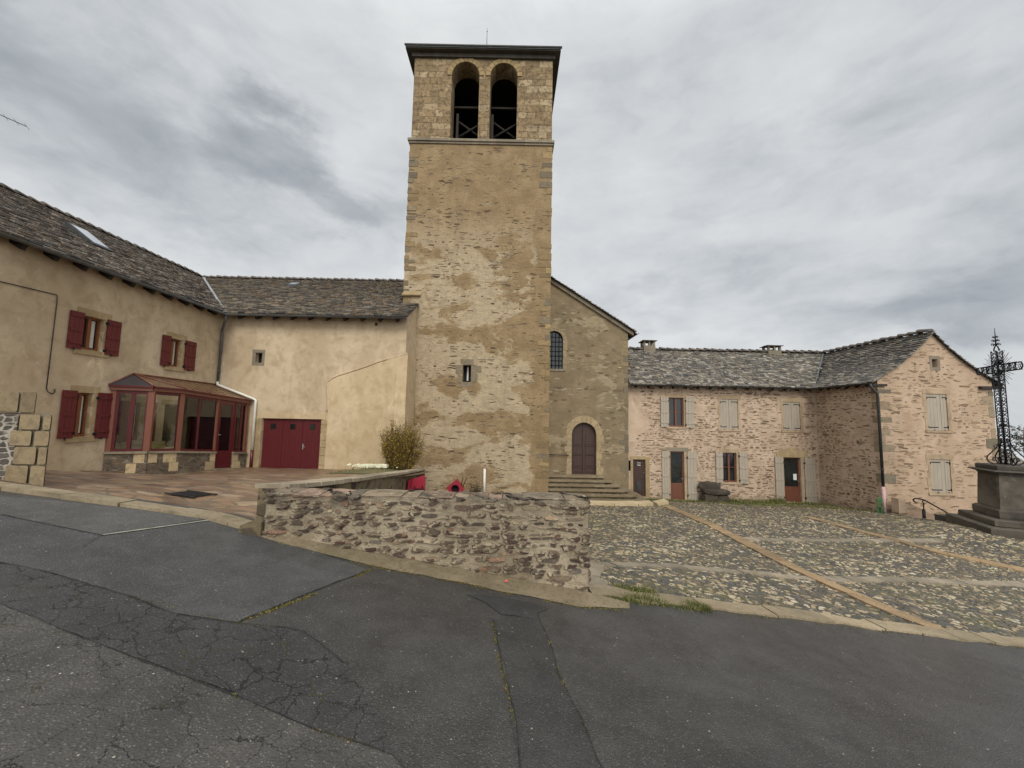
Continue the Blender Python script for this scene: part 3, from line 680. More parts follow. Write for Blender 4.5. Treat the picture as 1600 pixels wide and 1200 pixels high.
def shutter(parent, fr, u0, u1, z0, z1, n0, mat, strap_side=0, label=None, closed=False):
    g = MB(); w_ = u1 - u0; nb = max(2, round(w_ / .14)); dz_ = z1 - z0
    for k in range(nb):
        g.box(u0 + w_ * k / nb + .003, u0 + w_ * (k + 1) / nb - .003, n0, n0 + .03, z0, z1, fr)
    if not closed:
        for zz in (z0 + .13 * dz_, z0 + .47 * dz_, z0 + .86 * dz_): g.box(u0 + .02, u1 - .02, n0 + .032, n0 + .052, zz, zz + .07, fr)
    g.mat = 1
    for zz in (z0 + .07 * dz_, z0 + .9 * dz_):
        a, b = (u0 - .03, u0 + w_ * .72) if strap_side == 0 else (u1 - w_ * .72, u1 + .03)
        if closed: g.box(a, b, n0 + .032, n0 + .041, zz, zz + .035, fr)
    hu = u0 if strap_side == 0 else u1
    for zz in (z0 + .1 * dz_, z0 + .88 * dz_): g.box(hu - .02, hu + .02, n0 - .02, n0 + .06, zz - .035, zz + .035, fr)
    g.box(u0 + w_ * .4, u0 + w_ * .5, n0 + .03, n0 + .05, z0 - .03, z0 + .03, fr)
    return g.build('shutter', [mat, M['iron']], parent)

def window(parent, fr, u0, u1, z0, z1, wood, inset=.16, bars=1, lintel=None, sill=None, jamb=None, stone='dressed', curtain=False, leaves=2):
    """wooden casement in a wall opening with its stone surround"""
    g = MB(); e_ = .055; n0, n1 = -inset - .05, -inset
    g.box(u0, u0 + e_, n0, n1, z0, z1, fr); g.box(u1 - e_, u1, n0, n1, z0, z1, fr); g.box(u0 + e_, u1 - e_, n0, n1, z1 - e_, z1, fr); g.box(u0 + e_, u1 - e_, n0, n1, z0, z0 + e_ * 1.3, fr)
    m_ = (u0 + u1) / 2
    if leaves == 2: g.box(m_ - .045, m_ + .045, n0, n1 + .012, z0 + e_ * 1.3, z1 - e_, fr)
    for k in range(1, bars + 1):
        zz = z0 + (z1 - z0) * k / (bars + 1)
        if leaves == 2:
            g.box(u0 + e_, m_ - .045, n0, n1 - .01, zz - .014, zz + .014, fr); g.box(m_ + .045, u1 - e_, n0, n1 - .01, zz - .014, zz + .014, fr)
        else: g.box(u0 + e_, u1 - e_, n0, n1 - .01, zz - .014, zz + .014, fr)
    o = g.build('window', wood, parent)
    p = MB(); p.box(u0 + .01, u1 - .01, n0 - .02, n0 - .004, z0 + .01, z1 - .01, fr); p.build('pane', M['glass'], o)
    if curtain:
        c = MB()
        for (a, b) in ((u0 + e_ + .01, m_ - .06), (m_ + .06, u1 - e_ - .01)):
            k0 = a + (b - a) * .25
            c.box(k0, b - (b - a) * .2, n0 - .003, n0 + .004, z0 + .1, z1 - .08, fr)
        c.build('curtain', M['curtain'], o)
    if sill:
        s_ = MB(); s_.box(u0 - sill[0], u1 + sill[0], -.18, .045, z0 - sill[1], z0 - .002, fr, .006); s_.build('sill', M[stone], o)
    if lintel:
        s_ = MB(); s_.box(u0 - lintel[0], u1 + lintel[0], -.18, .014, z1 + .002, z1 + lintel[1], fr, .004); s_.build('lintel', M[stone], o)
    if jamb:
        for (a, b) in jamb:
            zz = z0; k = 0; s_ = MB()
            while zz < z1 - .02:
                hgt = min(z1 - zz, random.uniform(.18, .34)); ex_ = random.uniform(0, .10)
                aa, bb = (a - ex_, b) if b <= u0 + .01 else (a, b + ex_)
                s_.box(aa, bb, -.15, .010, zz + .006, zz + hgt - .006, fr, .004); zz += hgt
            s_.build('jamb', M[stone], o)
    return o

def rafters(parent, pts, U, V, length, sec=(.09, .13)):
    U, V = Vector(U).normalized(), Vector(V).normalized()
    N = U.cross(V).normalized()
    if N.z < 0: N = -N
    for p in pts:
        p = Vector(p); g = MB(); P = lambda a, b, c: tuple(p + U * a + V * b + N * c)
        g.box(-sec[0] / 2, sec[0] / 2, .03, length, -sec[1] - .10, -.08, P); g.build('rafter', M['rafter'], parent)

def gutter(parent, A, B, mat, r=.07):
    g = MB(); A, B = Vector(A), Vector(B); g.smooth = True
    t_ = (B - A).normalized(); sd = Vector((0, 0, 1)).cross(t_).normalized(); b = len(g.v)
    for p in (A, B):
        for j in range(9):
            a = math.pi + math.pi * j / 8; g.v.append(tuple(p + sd * math.cos(a) * r + Vector((0, 0, math.sin(a) * r))))
        for j in range(9):
            a = 2 * math.pi - math.pi * j / 8; g.v.append(tuple(p + sd * math.cos(a) * (r - .008) + Vector((0, 0, math.sin(a) * (r - .008)))))
    for j in range(17): g.face((b + j, b + j + 1, b + 18 + j + 1, b + 18 + j))
    g.face(list(range(b, b + 18))); g.face(list(range(b + 35, b + 17, -1)))
    return g.build('gutter', mat, parent)
def pipe(parent, path, r, mat, name='downpipe', brackets=()):
    g = MB(); g.tube(path, r, 10)
    for z in brackets:
        for a, b in zip(path[:-1], path[1:]):
            if min(a[2], b[2]) <= z <= max(a[2], b[2]) and abs(a[2] - b[2]) > .3:
                k = (z - a[2]) / (b[2] - a[2]); q = Vector(a).lerp(Vector(b), k); g.tube([q - Vector((0, 0, .02)), q + Vector((0, 0, .02))], r * 1.25, 10)
    return g.build(name, mat, parent)

def quoins(parent, fr, u, side, z0, z1, mat, hh=(.2, .36), ww=(.22, .5), n=.012, other=True, seed=3, gap=.0):
    """corner stones, alternately long and short; side=+1 goes to larger u"""
    rg = random.Random(seed); z = z0; k = 0
    while z < z1 - .1:
        h = min(rg.uniform(*hh), z1 - z); g = MB()
        if rg.random() > gap:
            w_ = ww[1] * rg.uniform(.8, 1.1) if k % 2 else ww[0] * rg.uniform(.8, 1.2); c = rg.uniform(.75, 1.2); g.col = tuple(x * c for x in mat[1][rg.randrange(len(mat[1]))])
            a, b = (u - n * rg.uniform(.2, 1.6), u + w_) if side > 0 else (u - w_, u + n * rg.uniform(.2, 1.6))
            g.box(a, b, -.3, n * rg.uniform(.3, 1.5), z + .008, z + h - .008, fr, .006); g.build('quoin', mat[0], parent)
        z += h; k += 1
def laid_stones(g, fr, u0, u1, z0, z1, ok, pal, ch=(.07, .16), cw=(.14, .6), seed=1, show=.8, proud=(.004, .014), gap=(.015, .06), nsc=.9, zf=None, edge=.12, thin=(.5, 1.), var=.75):
    """flat stones laid in wandering courses, each an irregular low relief face sunk in the mortar"""
    rg = random.Random(seed); z = z0; row = 0
    while z < z1:
        h = rg.uniform(*ch); u = u0 - rg.uniform(0, cw[0])
        while u < u1:
            k = rg.random(); w = cw[0] + (cw[1] - cw[0]) * k * k; gp = rg.uniform(*gap)
            uc = u + w / 2; zw = .05 * mnoise.noise(Vector((uc * .8, row * .37, seed))) ; zc = z + h / 2 + zw
            vis = show + var * mnoise.noise(Vector((uc * nsc, zc * nsc, seed + .5)))
            parts = [(zc, h)] if h < ch[0] * 1.7 or rg.random() < .6 else [(zc - h * .25, h * .45), (zc + h * .25, h * .45)]
            for (zp, hp) in parts:
                if rg.random() > vis: continue
                a, b = w / 2 * rg.uniform(.75, 1.02), hp / 2 * rg.uniform(*thin) * .9
                if not all(ok(uc + du * a, zp + dz_ * b) for du, dz_ in ((-1, 0), (1, 0), (0, 1), (0, -1), (-1, 1), (1, -1), (-1, -1), (1, 1))): continue
                n = rg.randint(8, 11); rot = rg.gauss(0, .06); cr_, sr_ = math.cos(rot), math.sin(rot); ex_ = rg.uniform(2.6, 5.); skew = rg.gauss(0, .12)
                ring = []
                for j in range(n):
                    t_ = 2 * math.pi * (j + rg.uniform(-.25, .25)) / n; c, d = math.cos(t_), math.sin(t_)
                    m_ = (abs(c) ** ex_ + abs(d) ** ex_) ** (-1 / ex_) * rg.uniform(.82, 1.06)
                    x, y = c * m_ * a, d * m_ * b; x += y * skew; ring.append((x * cr_ - y * sr_, x * sr_ + y * cr_))
                c0 = pal[rg.randrange(len(pal))]; g.col = tint(c0, rg.uniform(.78, 1.2)); pr = rg.uniform(*proud); tilt = rg.uniform(-.5, .5) * pr; tl2 = rg.uniform(-.6, .6) * pr
                b0 = len(g.v)
                g.v += [fr(uc + x, -.012, zp + y) for x, y in ring]
                sh = 1 - edge * rg.uniform(.5, 1.4)
                g.v += [fr(uc + x * sh, pr + tilt * x / a + tl2 * y / b + rg.uniform(-.15, .15) * pr, zp + y * sh) for x, y in ring]
                for j in range(n): q = (j + 1) % n; g.face((b0 + j, b0 + q, b0 + n + q, b0 + n + j))
                g.face([b0 + n + j for j in range(n)])
            u += w + gp
        z += h + rg.uniform(.0, .025); row += 1
    g.col = (1, 1, 1)
def clear_of(rects, m=.03):
    return lambda u, z: not any(a - m < u < b + m and c - m < z < d + m for a, b, c, d in rects)
def mat_stoneface(name, mortar, cover=.5, sc=5., stain=None):
    t = NT(name); p = t.pos(); c = t.attr(); n_ = t.noise(t.scale(p, (1, 1, 2.6)), 7, 6, .68)
    c = t.mix(t.m('MULTIPLY', t.mr(n_, .40, .66), .6), c, t.mix(.7, c, (.02, .016, .012)))
    c = t.mix(t.m('MULTIPLY', t.mr(t.noise(p, 33, 4, .7), .5, .72), .4), c, (.3, .26, .2))
    sm = t.noise(p, sc, 7, .66, .5)
    c = t.mix(t.mr(sm, cover, cover + .05), c, mortar)
    if stain:
        sn = t.noise(t.scale(p, (1.2, 1.2, .8)), 2.2, 6, .62, .7); zn = t.m('ADD', t.mr(t.sep(p, 2), stain[1], stain[2]), t.m('MULTIPLY', t.m('SUBTRACT', sn, .5), 2.2)); c = t.mix(t.m('MULTIPLY', t.mr(zn, .45, .95), stain[3]), c, stain[0])
    return t.out(c, .93, t.bump(t.m('ADD', n_, t.m('MULTIPLY', t.noise(p, 50, 3), .4)), .8, .012))
M['st_pink'] = mat_stoneface('stone faces in pink mortar', S(184, 160, 136), .56); M['st_tower'] = mat_stoneface('stone faces in tower render', S(146, 126, 95), .55, 4.); M['st_low'] = mat_stoneface('stone faces in grey mortar', S(150, 136, 113), .56, 7., (S(58, 50, 42), .42, .82, .55))
QG = (M['stonecol'], [S(112, 104, 88), S(128, 116, 96), S(98, 90, 76), S(136, 120, 92)])
QH = (M['stonecol'], [S(136, 122, 100), S(148, 130, 106), S(122, 112, 94), S(158, 136, 110)])
QT = (M['stonecol'], [S(150, 130, 96), S(128, 112, 84), S(112, 104, 90), S(140, 118, 84)])

# ------------------------------------------------------------------ farmhouse (L shaped, ochre plaster) on the left
FH = thing('farmhouse', 'L-shaped ochre plastered farmhouse with dark red shutters and garage, left of the tower', 'house', (-12.3, 16, -.65))
LF = frame((-12.3, 0, 0), (0, 1, 0), (1, 0, 0))       # long side: u = y, outward +x
GF = frame((0, 16, 0), (1, 0, 0), (0, -1, 0))         # garage side: u = x, outward -y
wins = [(10.81, 11.4, 3.32, 4.30), (13.62, 14.15, 3.20, 4.22), (10.86, 11.3, .82, 2.08), (12.38, 12.9, .62, 1.85)]
door_in = (13.67, 14.55, -.45, 1.84)
g = MB()
facade(g, LF, [(2, -2), (16, -2), (16, 5.75), (2, 5.75)], [rect(*q) for q in wins] + [rect(*door_in)])
facade(g, GF, [(-12.3, -2), (-4.5, -2), (-4.5, 5.75), (-12.3, 5.75)], [rect(-10.82, -10.52, 3.68, 4.11), rect(-10.32, -7.85, -.75, 1.37), rect(-5.86, -5.74, 5.36, 5.5), rect(-12.2, -11.55, .35, 1.35)], .25)
g.poly([(-4.5, 16, -3), (-4.5, 28, -3), (-4.5, 28, 5.75), (-4.5, 22, 9.25), (-4.5, 16, 5.75)])
g.poly([(-12.3, 2, -2), (-12.3, 2, 5.75), (-18.3, 2, 9.25), (-24.3, 2, 5.75), (-24.3, 2, -2)])
g.poly([(-24.3, 2, -2), (-24.3, 2, 5.75), (-24.3, 28, 5.75), (-24.3, 28, -2)]); g.poly([(-24.3, 28, -2), (-24.3, 28, 5.75), (-4.5, 28, 5.75), (-4.5, 28, -2)])
g.build('wall', M['plaster'], FH)
g = MB()   # near-black sheets stand in for the unlit rooms behind the openings
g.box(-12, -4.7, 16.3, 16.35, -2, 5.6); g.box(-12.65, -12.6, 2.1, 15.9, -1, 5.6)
g.build('dark_backing', M['black'], FH)
# newer render on the lower right of the garage wall
g = MB(); P = [(-7.64, -.9), (-5.0, -.9), (-5.0, 4.0), (-5.4, 3.86), (-6.45, 3.46), (-7.2, 3.2), (-7.55, 3.05), (-7.7, 2.9), (-7.68, 2.3), (-7.62, 1.4)]
P2 = wob(P[2:], .015, .12, False); P2 = [P[0], P[1]] + P2
facade(g, frame((0, 15.94, 0), (1, 0, 0), (0, -1, 0)), [(q[0] + (.03 if q[0] < -5.1 else 0), q[1] - (.03 if q[1] > 0 else 0)) for q in P2])
sh_ = lambda q: (q[0] + (.03 if q[0] < -5.1 else 0), 15.94, q[1] - (.03 if q[1] > 0 else 0))
for a, b in zip(P2, P2[1:] + P2[:1]): g.poly([sh_(a), sh_(b), (b[0], 16, b[1]), (a[0], 16, a[1])])
fl = lambda z: .16 * max(0, min(1, (4.13 - z) / 2.2)) ** .7     # the lower corner swells out towards its foot
def bcol(x, y, k, zt): return [(x, y(-.9 + (zt + .9) * t_ / 14) if callable(y) else y, -.9 + (zt + .9) * t_ / 14) for t_ in range(15)]
cols_ = [bcol(-5.25, 15.938, 0, 3.90), bcol(-4.80, lambda z: 15.955 - fl(z), 0, 4.04), bcol(-4.40, lambda z: 15.985 - fl(z) * .35, 0, 4.18), bcol(-4.44, 17.55, 0, 4.2)]
for c0_, c1_ in zip(cols_[:-1], cols_[1:]):
    for t_ in range(14): g.poly([c0_[t_], c1_[t_], c1_[t_ + 1], c0_[t_ + 1]])
g.poly([cols_[0][-1], cols_[1][-1], cols_[2][-1], cols_[3][-1], (-4.6, 17.55, 4.2), (-4.6, 16.1, 4.2), (-5.25, 16.1, 3.9)])
g.build('plaster_patch', M['plaster_new'], FH, label='paler rough plaster patch with curved upper edge')
g = MB(); bp_ = [q for q in P2 if q[1] > 1.8 and q[0] < -5.2]; bp_.sort(key=lambda q: (q[0], q[1])); bp_ = [(x, 15.99, z + .045) for x, z in P2[2:] if z > 1.6 and x < -5.25]; bp_ = [(-4.42, 16.0, 4.2), (-4.8, 15.99, 4.08), (-5.2, 15.99, 3.95)] + bp_
g.tube(bp_, .045, 8); g.build('plaster_bead', M['plaster'], FH)
# window surrounds
for k, (a, b, c, d) in enumerate(wins):
    wn = window(FH, LF, a, b, c, d, M['wood_brown'], .14, 0, (.17, .2), (.17, .14), [(b - .0, b + .16), (a - .10, a)], 'dressed', True)
    sh = {0: ((10.44, 10.80), (11.43, 11.84)), 1: ((13.28, 13.62), (14.24, 14.72)), 2: ((10.48, 10.84), (11.40, 11.8)), 3: ((11.98, 12.36), (12.95, 13.32))}[k]
    shutter(wn, LF, *sh[0], c - .02, d + .05, .03, M['red'], 1); shutter(wn, LF, *sh[1], c - .06, d + .03, .03, M['red'], 0)
g = MB(); g.box(*door_in[:2], -.16, -.1, *door_in[2:], LF); d_ = g.build('door', M['green_dark'], FH)
g = MB(); g.box(door_in[0] - .16, door_in[1] + .16, -.1, .015, 1.842, 2.0, LF); g.build('lintel', M['dressed'], d_)
g = MB(); g.box(-12.19, -11.56, -.18, -.12, .36, 1.34, GF); g.build('window', M['wood_red'], FH)
# slot window and its stone surround
g = MB()
for q in ((-10.93, -10.82, 3.62, 4.17), (-10.52, -10.41, 3.62, 4.17), (-10.93, -10.41, 4.112, 4.24), (-10.93, -10.41, 3.56, 3.678)): g.box(q[0], q[1], -.1, .006, q[2], q[3], GF, .004)
g.build('slot_surround', M['dressed_grey'], FH)
# garage door
g = MB()
for k in range(3):
    a = -10.31 + .82 * k; g.box(a + .004, a + .816, -.16, -.11, -.72, 1.36, GF)
    for j in range(6): g.box(a + .03 + j * .128, a + .148 + j * .128, -.11, -.104, -.66, .86, GF)
    g.box(a + .03, a + .27, -.11, -.104, .9, 1.3, GF); g.box(a + .53, a + .79, -.11, -.104, .9, 1.3, GF)
gd = g.build('garage_door', M['red_al'], FH)
for k in range(3):
    g = MB(); a = -10.31 + .82 * k + .29; g.box(a, a + .22, -.109, -.1, .93, 1.16, GF); g.build('pane', M['glass'], gd)
g = MB(); g.tube([GF(-8.62, -.1, .22), GF(-8.62, -.06, .22), GF(-8.52, -.06, .22)], .012, 6); g.box(-8.64, -8.60, -.104, -.098, .12, .34, GF); g.build('handle', M['zinc_light'], gd)
g = MB()
z = -.8
while z < 1.3:
    h = random.uniform(.24, .42)
    g.box(-10.56 - random.uniform(0, .1), -10.322, -.2, .014, z + .008, min(z + h, 1.36) - .008, GF, .004); g.box(-7.848, -7.6 + random.uniform(0, .12), -.2, .05, z + .008, min(z + h, 1.36) - .008, GF, .004); z += h
g.build('jamb', M['dressed'], FH)
g = MB(); g.box(-10.5, -7.7, -.2, .02, 1.375, 1.62, GF); g.build('lintel', M['plaster_new'], FH)
# roof
RF_E = (-11.85, 5.68); SL = .577; cs = math.cos(math.atan(SL)); sn = math.sin(math.atan(SL)); LEN = 6.45 / cs
roof = MB(); roof.col = (.05, .045, .04)
zr = 5.62 + 6.45 * SL
roof.poly([(-11.9, 1.7, 5.62), (-11.9, 15.55, 5.62), (-18.3, 22, zr), (-18.3, 1.7, zr)]); roof.poly([(-11.85, 15.55, 5.62), (-4.4, 15.55, 5.62), (-4.4, 17.55, 5.62 + 2 * SL), (-5.24, 17.6, 5.62 + 2.05 * SL), (-5.24, 22, zr), (-18.3, 22, zr)])
roof.poly([(-18.3, 1.7, zr), (-18.3, 22, zr), (-24.75, 28.4, 5.62), (-24.75, 1.7, 5.62)]); roof.poly([(-18.3, 22, zr), (-4.4, 22, zr), (-4.4, 28.4, 5.62), (-24.75, 28.4, 5.62)])
slates(roof, (-11.85, 0, 5.68), (0, 1, 0), (-cs, 0, sn), lambda u, v: u < 15.5 + v * cs - .02 and not (12.86 < u < 13.5 and 3.15 < v < 4.45), (1.8, 22), (0, LEN - .1), .17, .26, 11)
slates(roof, (0, 15.55, 5.68), (1, 0, 0), (0, cs, sn), lambda u, v: u > -11.9 - v * cs + .02 and u < (-4.45 if v < 2.15 else -5.28) and not (-12.35 < u < -11.85 and 5.6 < v < 6.2), (-18.3, -4.4), (0, LEN - .1), .17, .26, 12,
       [S(90, 82, 72), S(74, 68, 60), S(104, 96, 84), S(84, 74, 62), S(62, 57, 51), S(112, 100, 82), S(96, 80, 62)])
rf = roof.build('roof', M['slate'], FH)
g = MB(); ridge_caps(g, (-18.3, 1.7, zr + .06), (-18.3, 21.9, zr + .06), .13, .40, 3); ridge_caps(g, (-18.2, 22, zr + .06), (-5.3, 22, zr + .06), .13, .40, 4); g.build('ridge', M['slate'], rf)
g = MB(); A, B = Vector((-11.87, 15.53, 5.72)), Vector((-18.2, 21.9, zr + .1))
pd = Vector((1, 1, 0)).normalized() * .05
g.poly([A - pd, A + pd, B + pd, B - pd]); g.poly([A - pd, B - pd, B - pd - Vector((0, 0, .1)), A - pd - Vector((0, 0, .1))]); g.poly([A + pd, B + pd, B + pd - Vector((0, 0, .1)), A + pd - Vector((0, 0, .1))]); g.build('valley_flashing', M['zinc_light'], rf)
# skylights
P = lambda a, b, c: tuple(Vector((-11.85, a, 5.68)) + Vector((-cs, 0, sn)) * b + Vector((sn, 0, cs)) * c)
g = MB(); y0_, y1_, v0_, v1_ = 12.84, 13.5, 3.15, 4.45; h0_, h1_ = .07, .22
g.hexa([P(y0_, v0_, -.05), P(y1_, v0_, -.05), P(y1_, v1_, -.05), P(y0_, v1_, -.05), P(y0_, v0_, h0_), P(y1_, v0_, h0_), P(y1_, v1_, h1_), P(y0_, v1_, h1_)]); g.build('skylight', M['zinc_dark'], rf)
g = MB(); k_ = (h1_ - h0_) / (v1_ - v0_); hh_ = lambda v: h0_ + (v - v0_) * k_ + .012
g.poly([P(y0_ + .07, v0_ + .12, hh_(v0_ + .12)), P(y1_ - .07, v0_ + .12, hh_(v0_ + .12)), P(y1_ - .07, v1_ - .1, hh_(v1_ - .1)), P(y0_ + .07, v1_ - .1, hh_(v1_ - .1))]); g.build('skylight_glass', M['skyglass'], rf)
Q = lambda a, b, c: tuple(Vector((a, 15.55, 5.68)) + Vector((0, cs, sn)) * b + Vector((0, -sn, cs)) * c)
g = MB(); g.hexa([Q(-12.36, 5.58, -.05), Q(-11.84, 5.58, -.05), Q(-11.84, 6.22, -.05), Q(-12.36, 6.22, -.05), Q(-12.33, 5.62, .09), Q(-11.87, 5.62, .09), Q(-11.87, 6.18, .09), Q(-12.33, 6.18, .09)]); g.build('skylight', M['zinc'], rf)
g = MB(); g.poly([Q(-12.30, 5.66, .096), Q(-11.9, 5.66, .096), Q(-11.9, 6.14, .096), Q(-12.30, 6.14, .096)]); g.build('skylight_glass', M['skyglass'], rf)
rafters(FH, [(-11.86, y, 5.64) for y in np.arange(5.0, 15.4, .68)], (0, 1, 0), (-cs, 0, sn), .6)
rafters(FH, [(x, 15.56, 5.64) for x in np.arange(-11.4, -4.5, .73)], (1, 0, 0), (0, cs, sn), .6)
gutter(FH, (-11.80, 1.7, 5.62), (-11.80, 15.5, 5.62), M['zinc']); gutter(FH, (-11.84, 15.50, 5.62), (-4.40, 15.50, 5.62), M['zinc'])
pipe(FH, [(-11.8, 15.5, 5.58), (-11.82, 15.52, 5.35), (-12.18, 15.86, 5.0), (-12.2, 15.9, 4.8), (-12.22, 15.9, 2.85)], .045, M['zinc'], brackets=(4.2, 3.3))
pipe(FH, [(-12.22, 15.9, 2.84), (-12.2, 15.88, 2.72), (-10.7, 15.93, 2.16), (-10.60, 15.93, 2.10), (-10.60, 15.93, 1.95), (-10.60, 15.93, .08)], .05, M['white_pvc'])
pipe(FH, [(-10.60, 15.93, .08), (-10.60, 15.93, -.7)], .055, M['red_al'])
# cable line with its conduit on the plaster
g = MB(); g.tube([(-12.27, 3, 4.55), (-12.27, 7, 4.6), (-12.27, 8.97, 4.62), (-12.27, 10.1, 4.66), (-12.27, 10.12, 4.5), (-12.27, 10.12, 2.15)], .012, 6); g.tube([(-12.27, 10.12, 2.15), (-12.22, 10.12, 2.05), (-12.22, 10.22, 2.0), (-12.25, 10.3, 2.06), (-12.27, 10.3, 2.14)], .015, 6)
g.build('cable', M['zinc_dark'], FH)

# TV aerial on the farmhouse ridge
AN = thing('tv_aerial', 'thin comb-like television aerial sticking up above the farmhouse ridge', 'aerial', (-18.3, 12.2, 9.4))
g = MB(); g.tube([(-18.3, 12.2, 9.3), (-18.3, 12.2, 12.05)], .02, 6); g.build('mast', M['zinc'], AN)
g = MB(); A, B = Vector((-18.9, 11.9, 12.0)), Vector((-17.62, 13.0, 11.68)); g.tube([A, B], .013, 6)
ed = Vector((.45, -.1, -.42)).normalized()
for k in range(8): p = A.lerp(B, k / 7); g.tube([p - ed * .22, p + ed * .22], .007, 5)
g.build('boom', M['zinc_dark'], AN)

# ------------------------------------------------------------------ glazed veranda in the corner
VE = thing('veranda', 'wine red glazed veranda on a low stone base in the farmhouse corner', 'veranda', (-11.4, 13, -.4))
vp = [Vector((-12.3, 11.82, 0)), Vector((-11.36, 12.14, 0)), Vector((-11.16, 13.0, 0)), Vector((-10.88, 15.93, 0))]
vs = [.34, .345, .28, -.02]; ve = [2.22, 2.22, 2.2, 1.96]; vg = [-.6, -.7, -.8, -.95]
def vq(s_):   # s_ in 0..3 along the plan
    i = min(2, int(s_)); t_ = s_ - i; L = lambda a: a[i] + (a[i + 1] - a[i]) * t_
    return L(vp), L(vs), L(ve), L(vg)
def seg_dir(i): d = (vp[i + 1] - vp[i]).normalized(); return d, Vector((d.y, -d.x, 0))
def vbox(g, s0, s1, z0f, z1f, n0, n1, e0=0, e1=0):
    i = min(2, int((s0 + s1) / 2)); d, n = seg_dir(i)
    def at2(s_, e_):
        t_ = s_ - i; p = vp[i].lerp(vp[i + 1], t_) + d * e_; L = lambda a: a[i] + (a[i + 1] - a[i]) * t_
        return p, L(vs), L(ve), L(vg)
    out = []
    for zf in (z0f, z1f):
        for (s_, e_, nn_) in ((s0, e0, n1), (s1, e1, n1), (s1, e1, n0), (s0, e0, n0)):
            p, a, b, c = at2(s_, e_); q = p + n * nn_; out.append((q.x, q.y, zf(a, b, c)))
    g.hexa(out)
DOOR = (2.50, 2.76)
g = MB()
for a, b in ((0, 1), (1, 2), (2, DOOR[0]), (DOOR[1], 3)): vbox(g, a, b, lambda s_, e, q: q, lambda s_, e, q: s_ - .07, -.2, .06, 0 if a == int(a) else 0, .05 if b in (1, 2) else 0)
g.build('base_wall', M['rubble_dark'], VE)
g = MB(); rg = random.Random(5)
for (s0, s1, k) in ((.72, .99, 0), (1.02, 1.3, 0), (.55, .8, 1), (1.5, 1.95, 0), (1.72, 2.04, 1), (2.42, 2.495, 0), (2.36, 2.495, 1), (2.765, 2.86, 0), (2.765, 2.9, 1)):
    g.col = tint(S(184, 164, 128), rg.uniform(.85, 1.1)); g.smooth = False
    vbox(g, s0, s1, lambda s_, e, q: s_ - (.36 if k == 0 else .66), lambda s_, e, q: s_ - (.08 if k == 0 else .37), .0, .068); g.build('base_stone', M['stonecol'], VE); g = MB()
g = MB()
for a, b in ((0, .5), (.5, 1), (1, 1.5), (1.5, 2), (2, 2.25), (2.25, DOOR[0]), (DOOR[1], 3)):
    if a == DOOR[1]: g.build('sill', M['dressed_grey'], VE); g = MB()
    vbox(g, a, b, lambda s_, e, q: s_ - .07, lambda s_, e, q: s_, -.2, .11, .004, .06 if b in (1, 2) else -.004)
g.build('sill', M['dressed_grey'], VE)
# posts
for (s_, wdt, mt) in ((.06, .07, 'terracotta'), (1., .08, 'terracotta'), (2., .07, 'terracotta'), (2.97, .05, 'terracotta'), (DOOR[0] - .015, .03, 'terracotta'), (DOOR[1] + .015, .03, 'red_al')):
    p, a, b, c = vq(s_); g = MB(); i = min(2, int(s_ - .001)); d, n = seg_dir(i); F = frame((p.x, p.y, 0), d, n); g.box(-wdt, wdt, -.05, .05, a + .002, b, F)
    g.build('post', M[mt], VE)
g = MB()
for (a, b, zl, zh) in ((.06, 1, 0, .06), (1, 2, 0, .06), (2, 2.48, 0, .06), (2.78, 3, 0, .06)): vbox(g, a, b, lambda s_, e, q: s_ + .002, lambda s_, e, q: s_ + .07, -.035, .035)
for (a, b) in ((.06, 1), (1, 2), (2, 3)): vbox(g, a, b, lambda s_, e, q: e - .10, lambda s_, e, q: e - .002, -.035, .035)
for s_ in (.54, .145, .93, 1.06, 1.94, 2.235, 2.885): vbox(g, s_ - (.05 if s_ < 1 else .022 if s_ < 2 else .009), s_ + (.05 if s_ < 1 else .022 if s_ < 2 else .009), lambda s, e, q: s + .07, lambda s, e, q: e - .1, -.03, .03)
g.build('glazing_bar', M['red_al'], VE)
for (a, b) in ((.19, .49), (.59, .88), (1.09, 1.91), (2.04, 2.225), (2.245, 2.46), (2.80, 2.876), (2.894, 2.96)):
    g = MB(); vbox(g, a - .01, b + .01, lambda s, e, q: s + .06, lambda s, e, q: e - .09, -.006, .0); g.build('pane', M['glass_clear'], VE)
g = MB()
dz0 = lambda s, e, q: s - .5; 
vbox(g, DOOR[0], DOOR[1], lambda s, e, q: s - .62, lambda s, e, q: s + .04, -.02, .03)
vbox(g, DOOR[0], DOOR[0] + .04, lambda s, e, q: s + .04, lambda s, e, q: e - .18, -.02, .03); vbox(g, DOOR[1] - .04, DOOR[1], lambda s, e, q: s + .04, lambda s, e, q: e - .18, -.02, .03)
vbox(g, DOOR[0], DOOR[1], lambda s, e, q: e - .18, lambda s, e, q: e - .11, -.02, .03)
dr = g.build('door', M['red_al'], VE)
g = MB(); vbox(g, DOOR[0] + .035, DOOR[1] - .035, lambda s, e, q: s + .03, lambda s, e, q: e - .17, 0, .006); g.build('pane', M['glass_clear'], dr)
g = MB(); d, n = seg_dir(2); p, a, b, c = vq(DOOR[0] + .02); F = frame((p.x, p.y, 0), d, n); g.tube([F(0, .03, a + .62), F(0, .07, a + .62), F(.1, .07, a + .62)], .01, 6); g.build('handle', M['zinc_light'], dr)
g = MB()
vbox(g, DOOR[0] - .03, DOOR[1] + .05, lambda s, e, q: s - .9, lambda s, e, q: s - .62, -.1, .2); g.build('doorstep', M['dressed_grey'], VE)
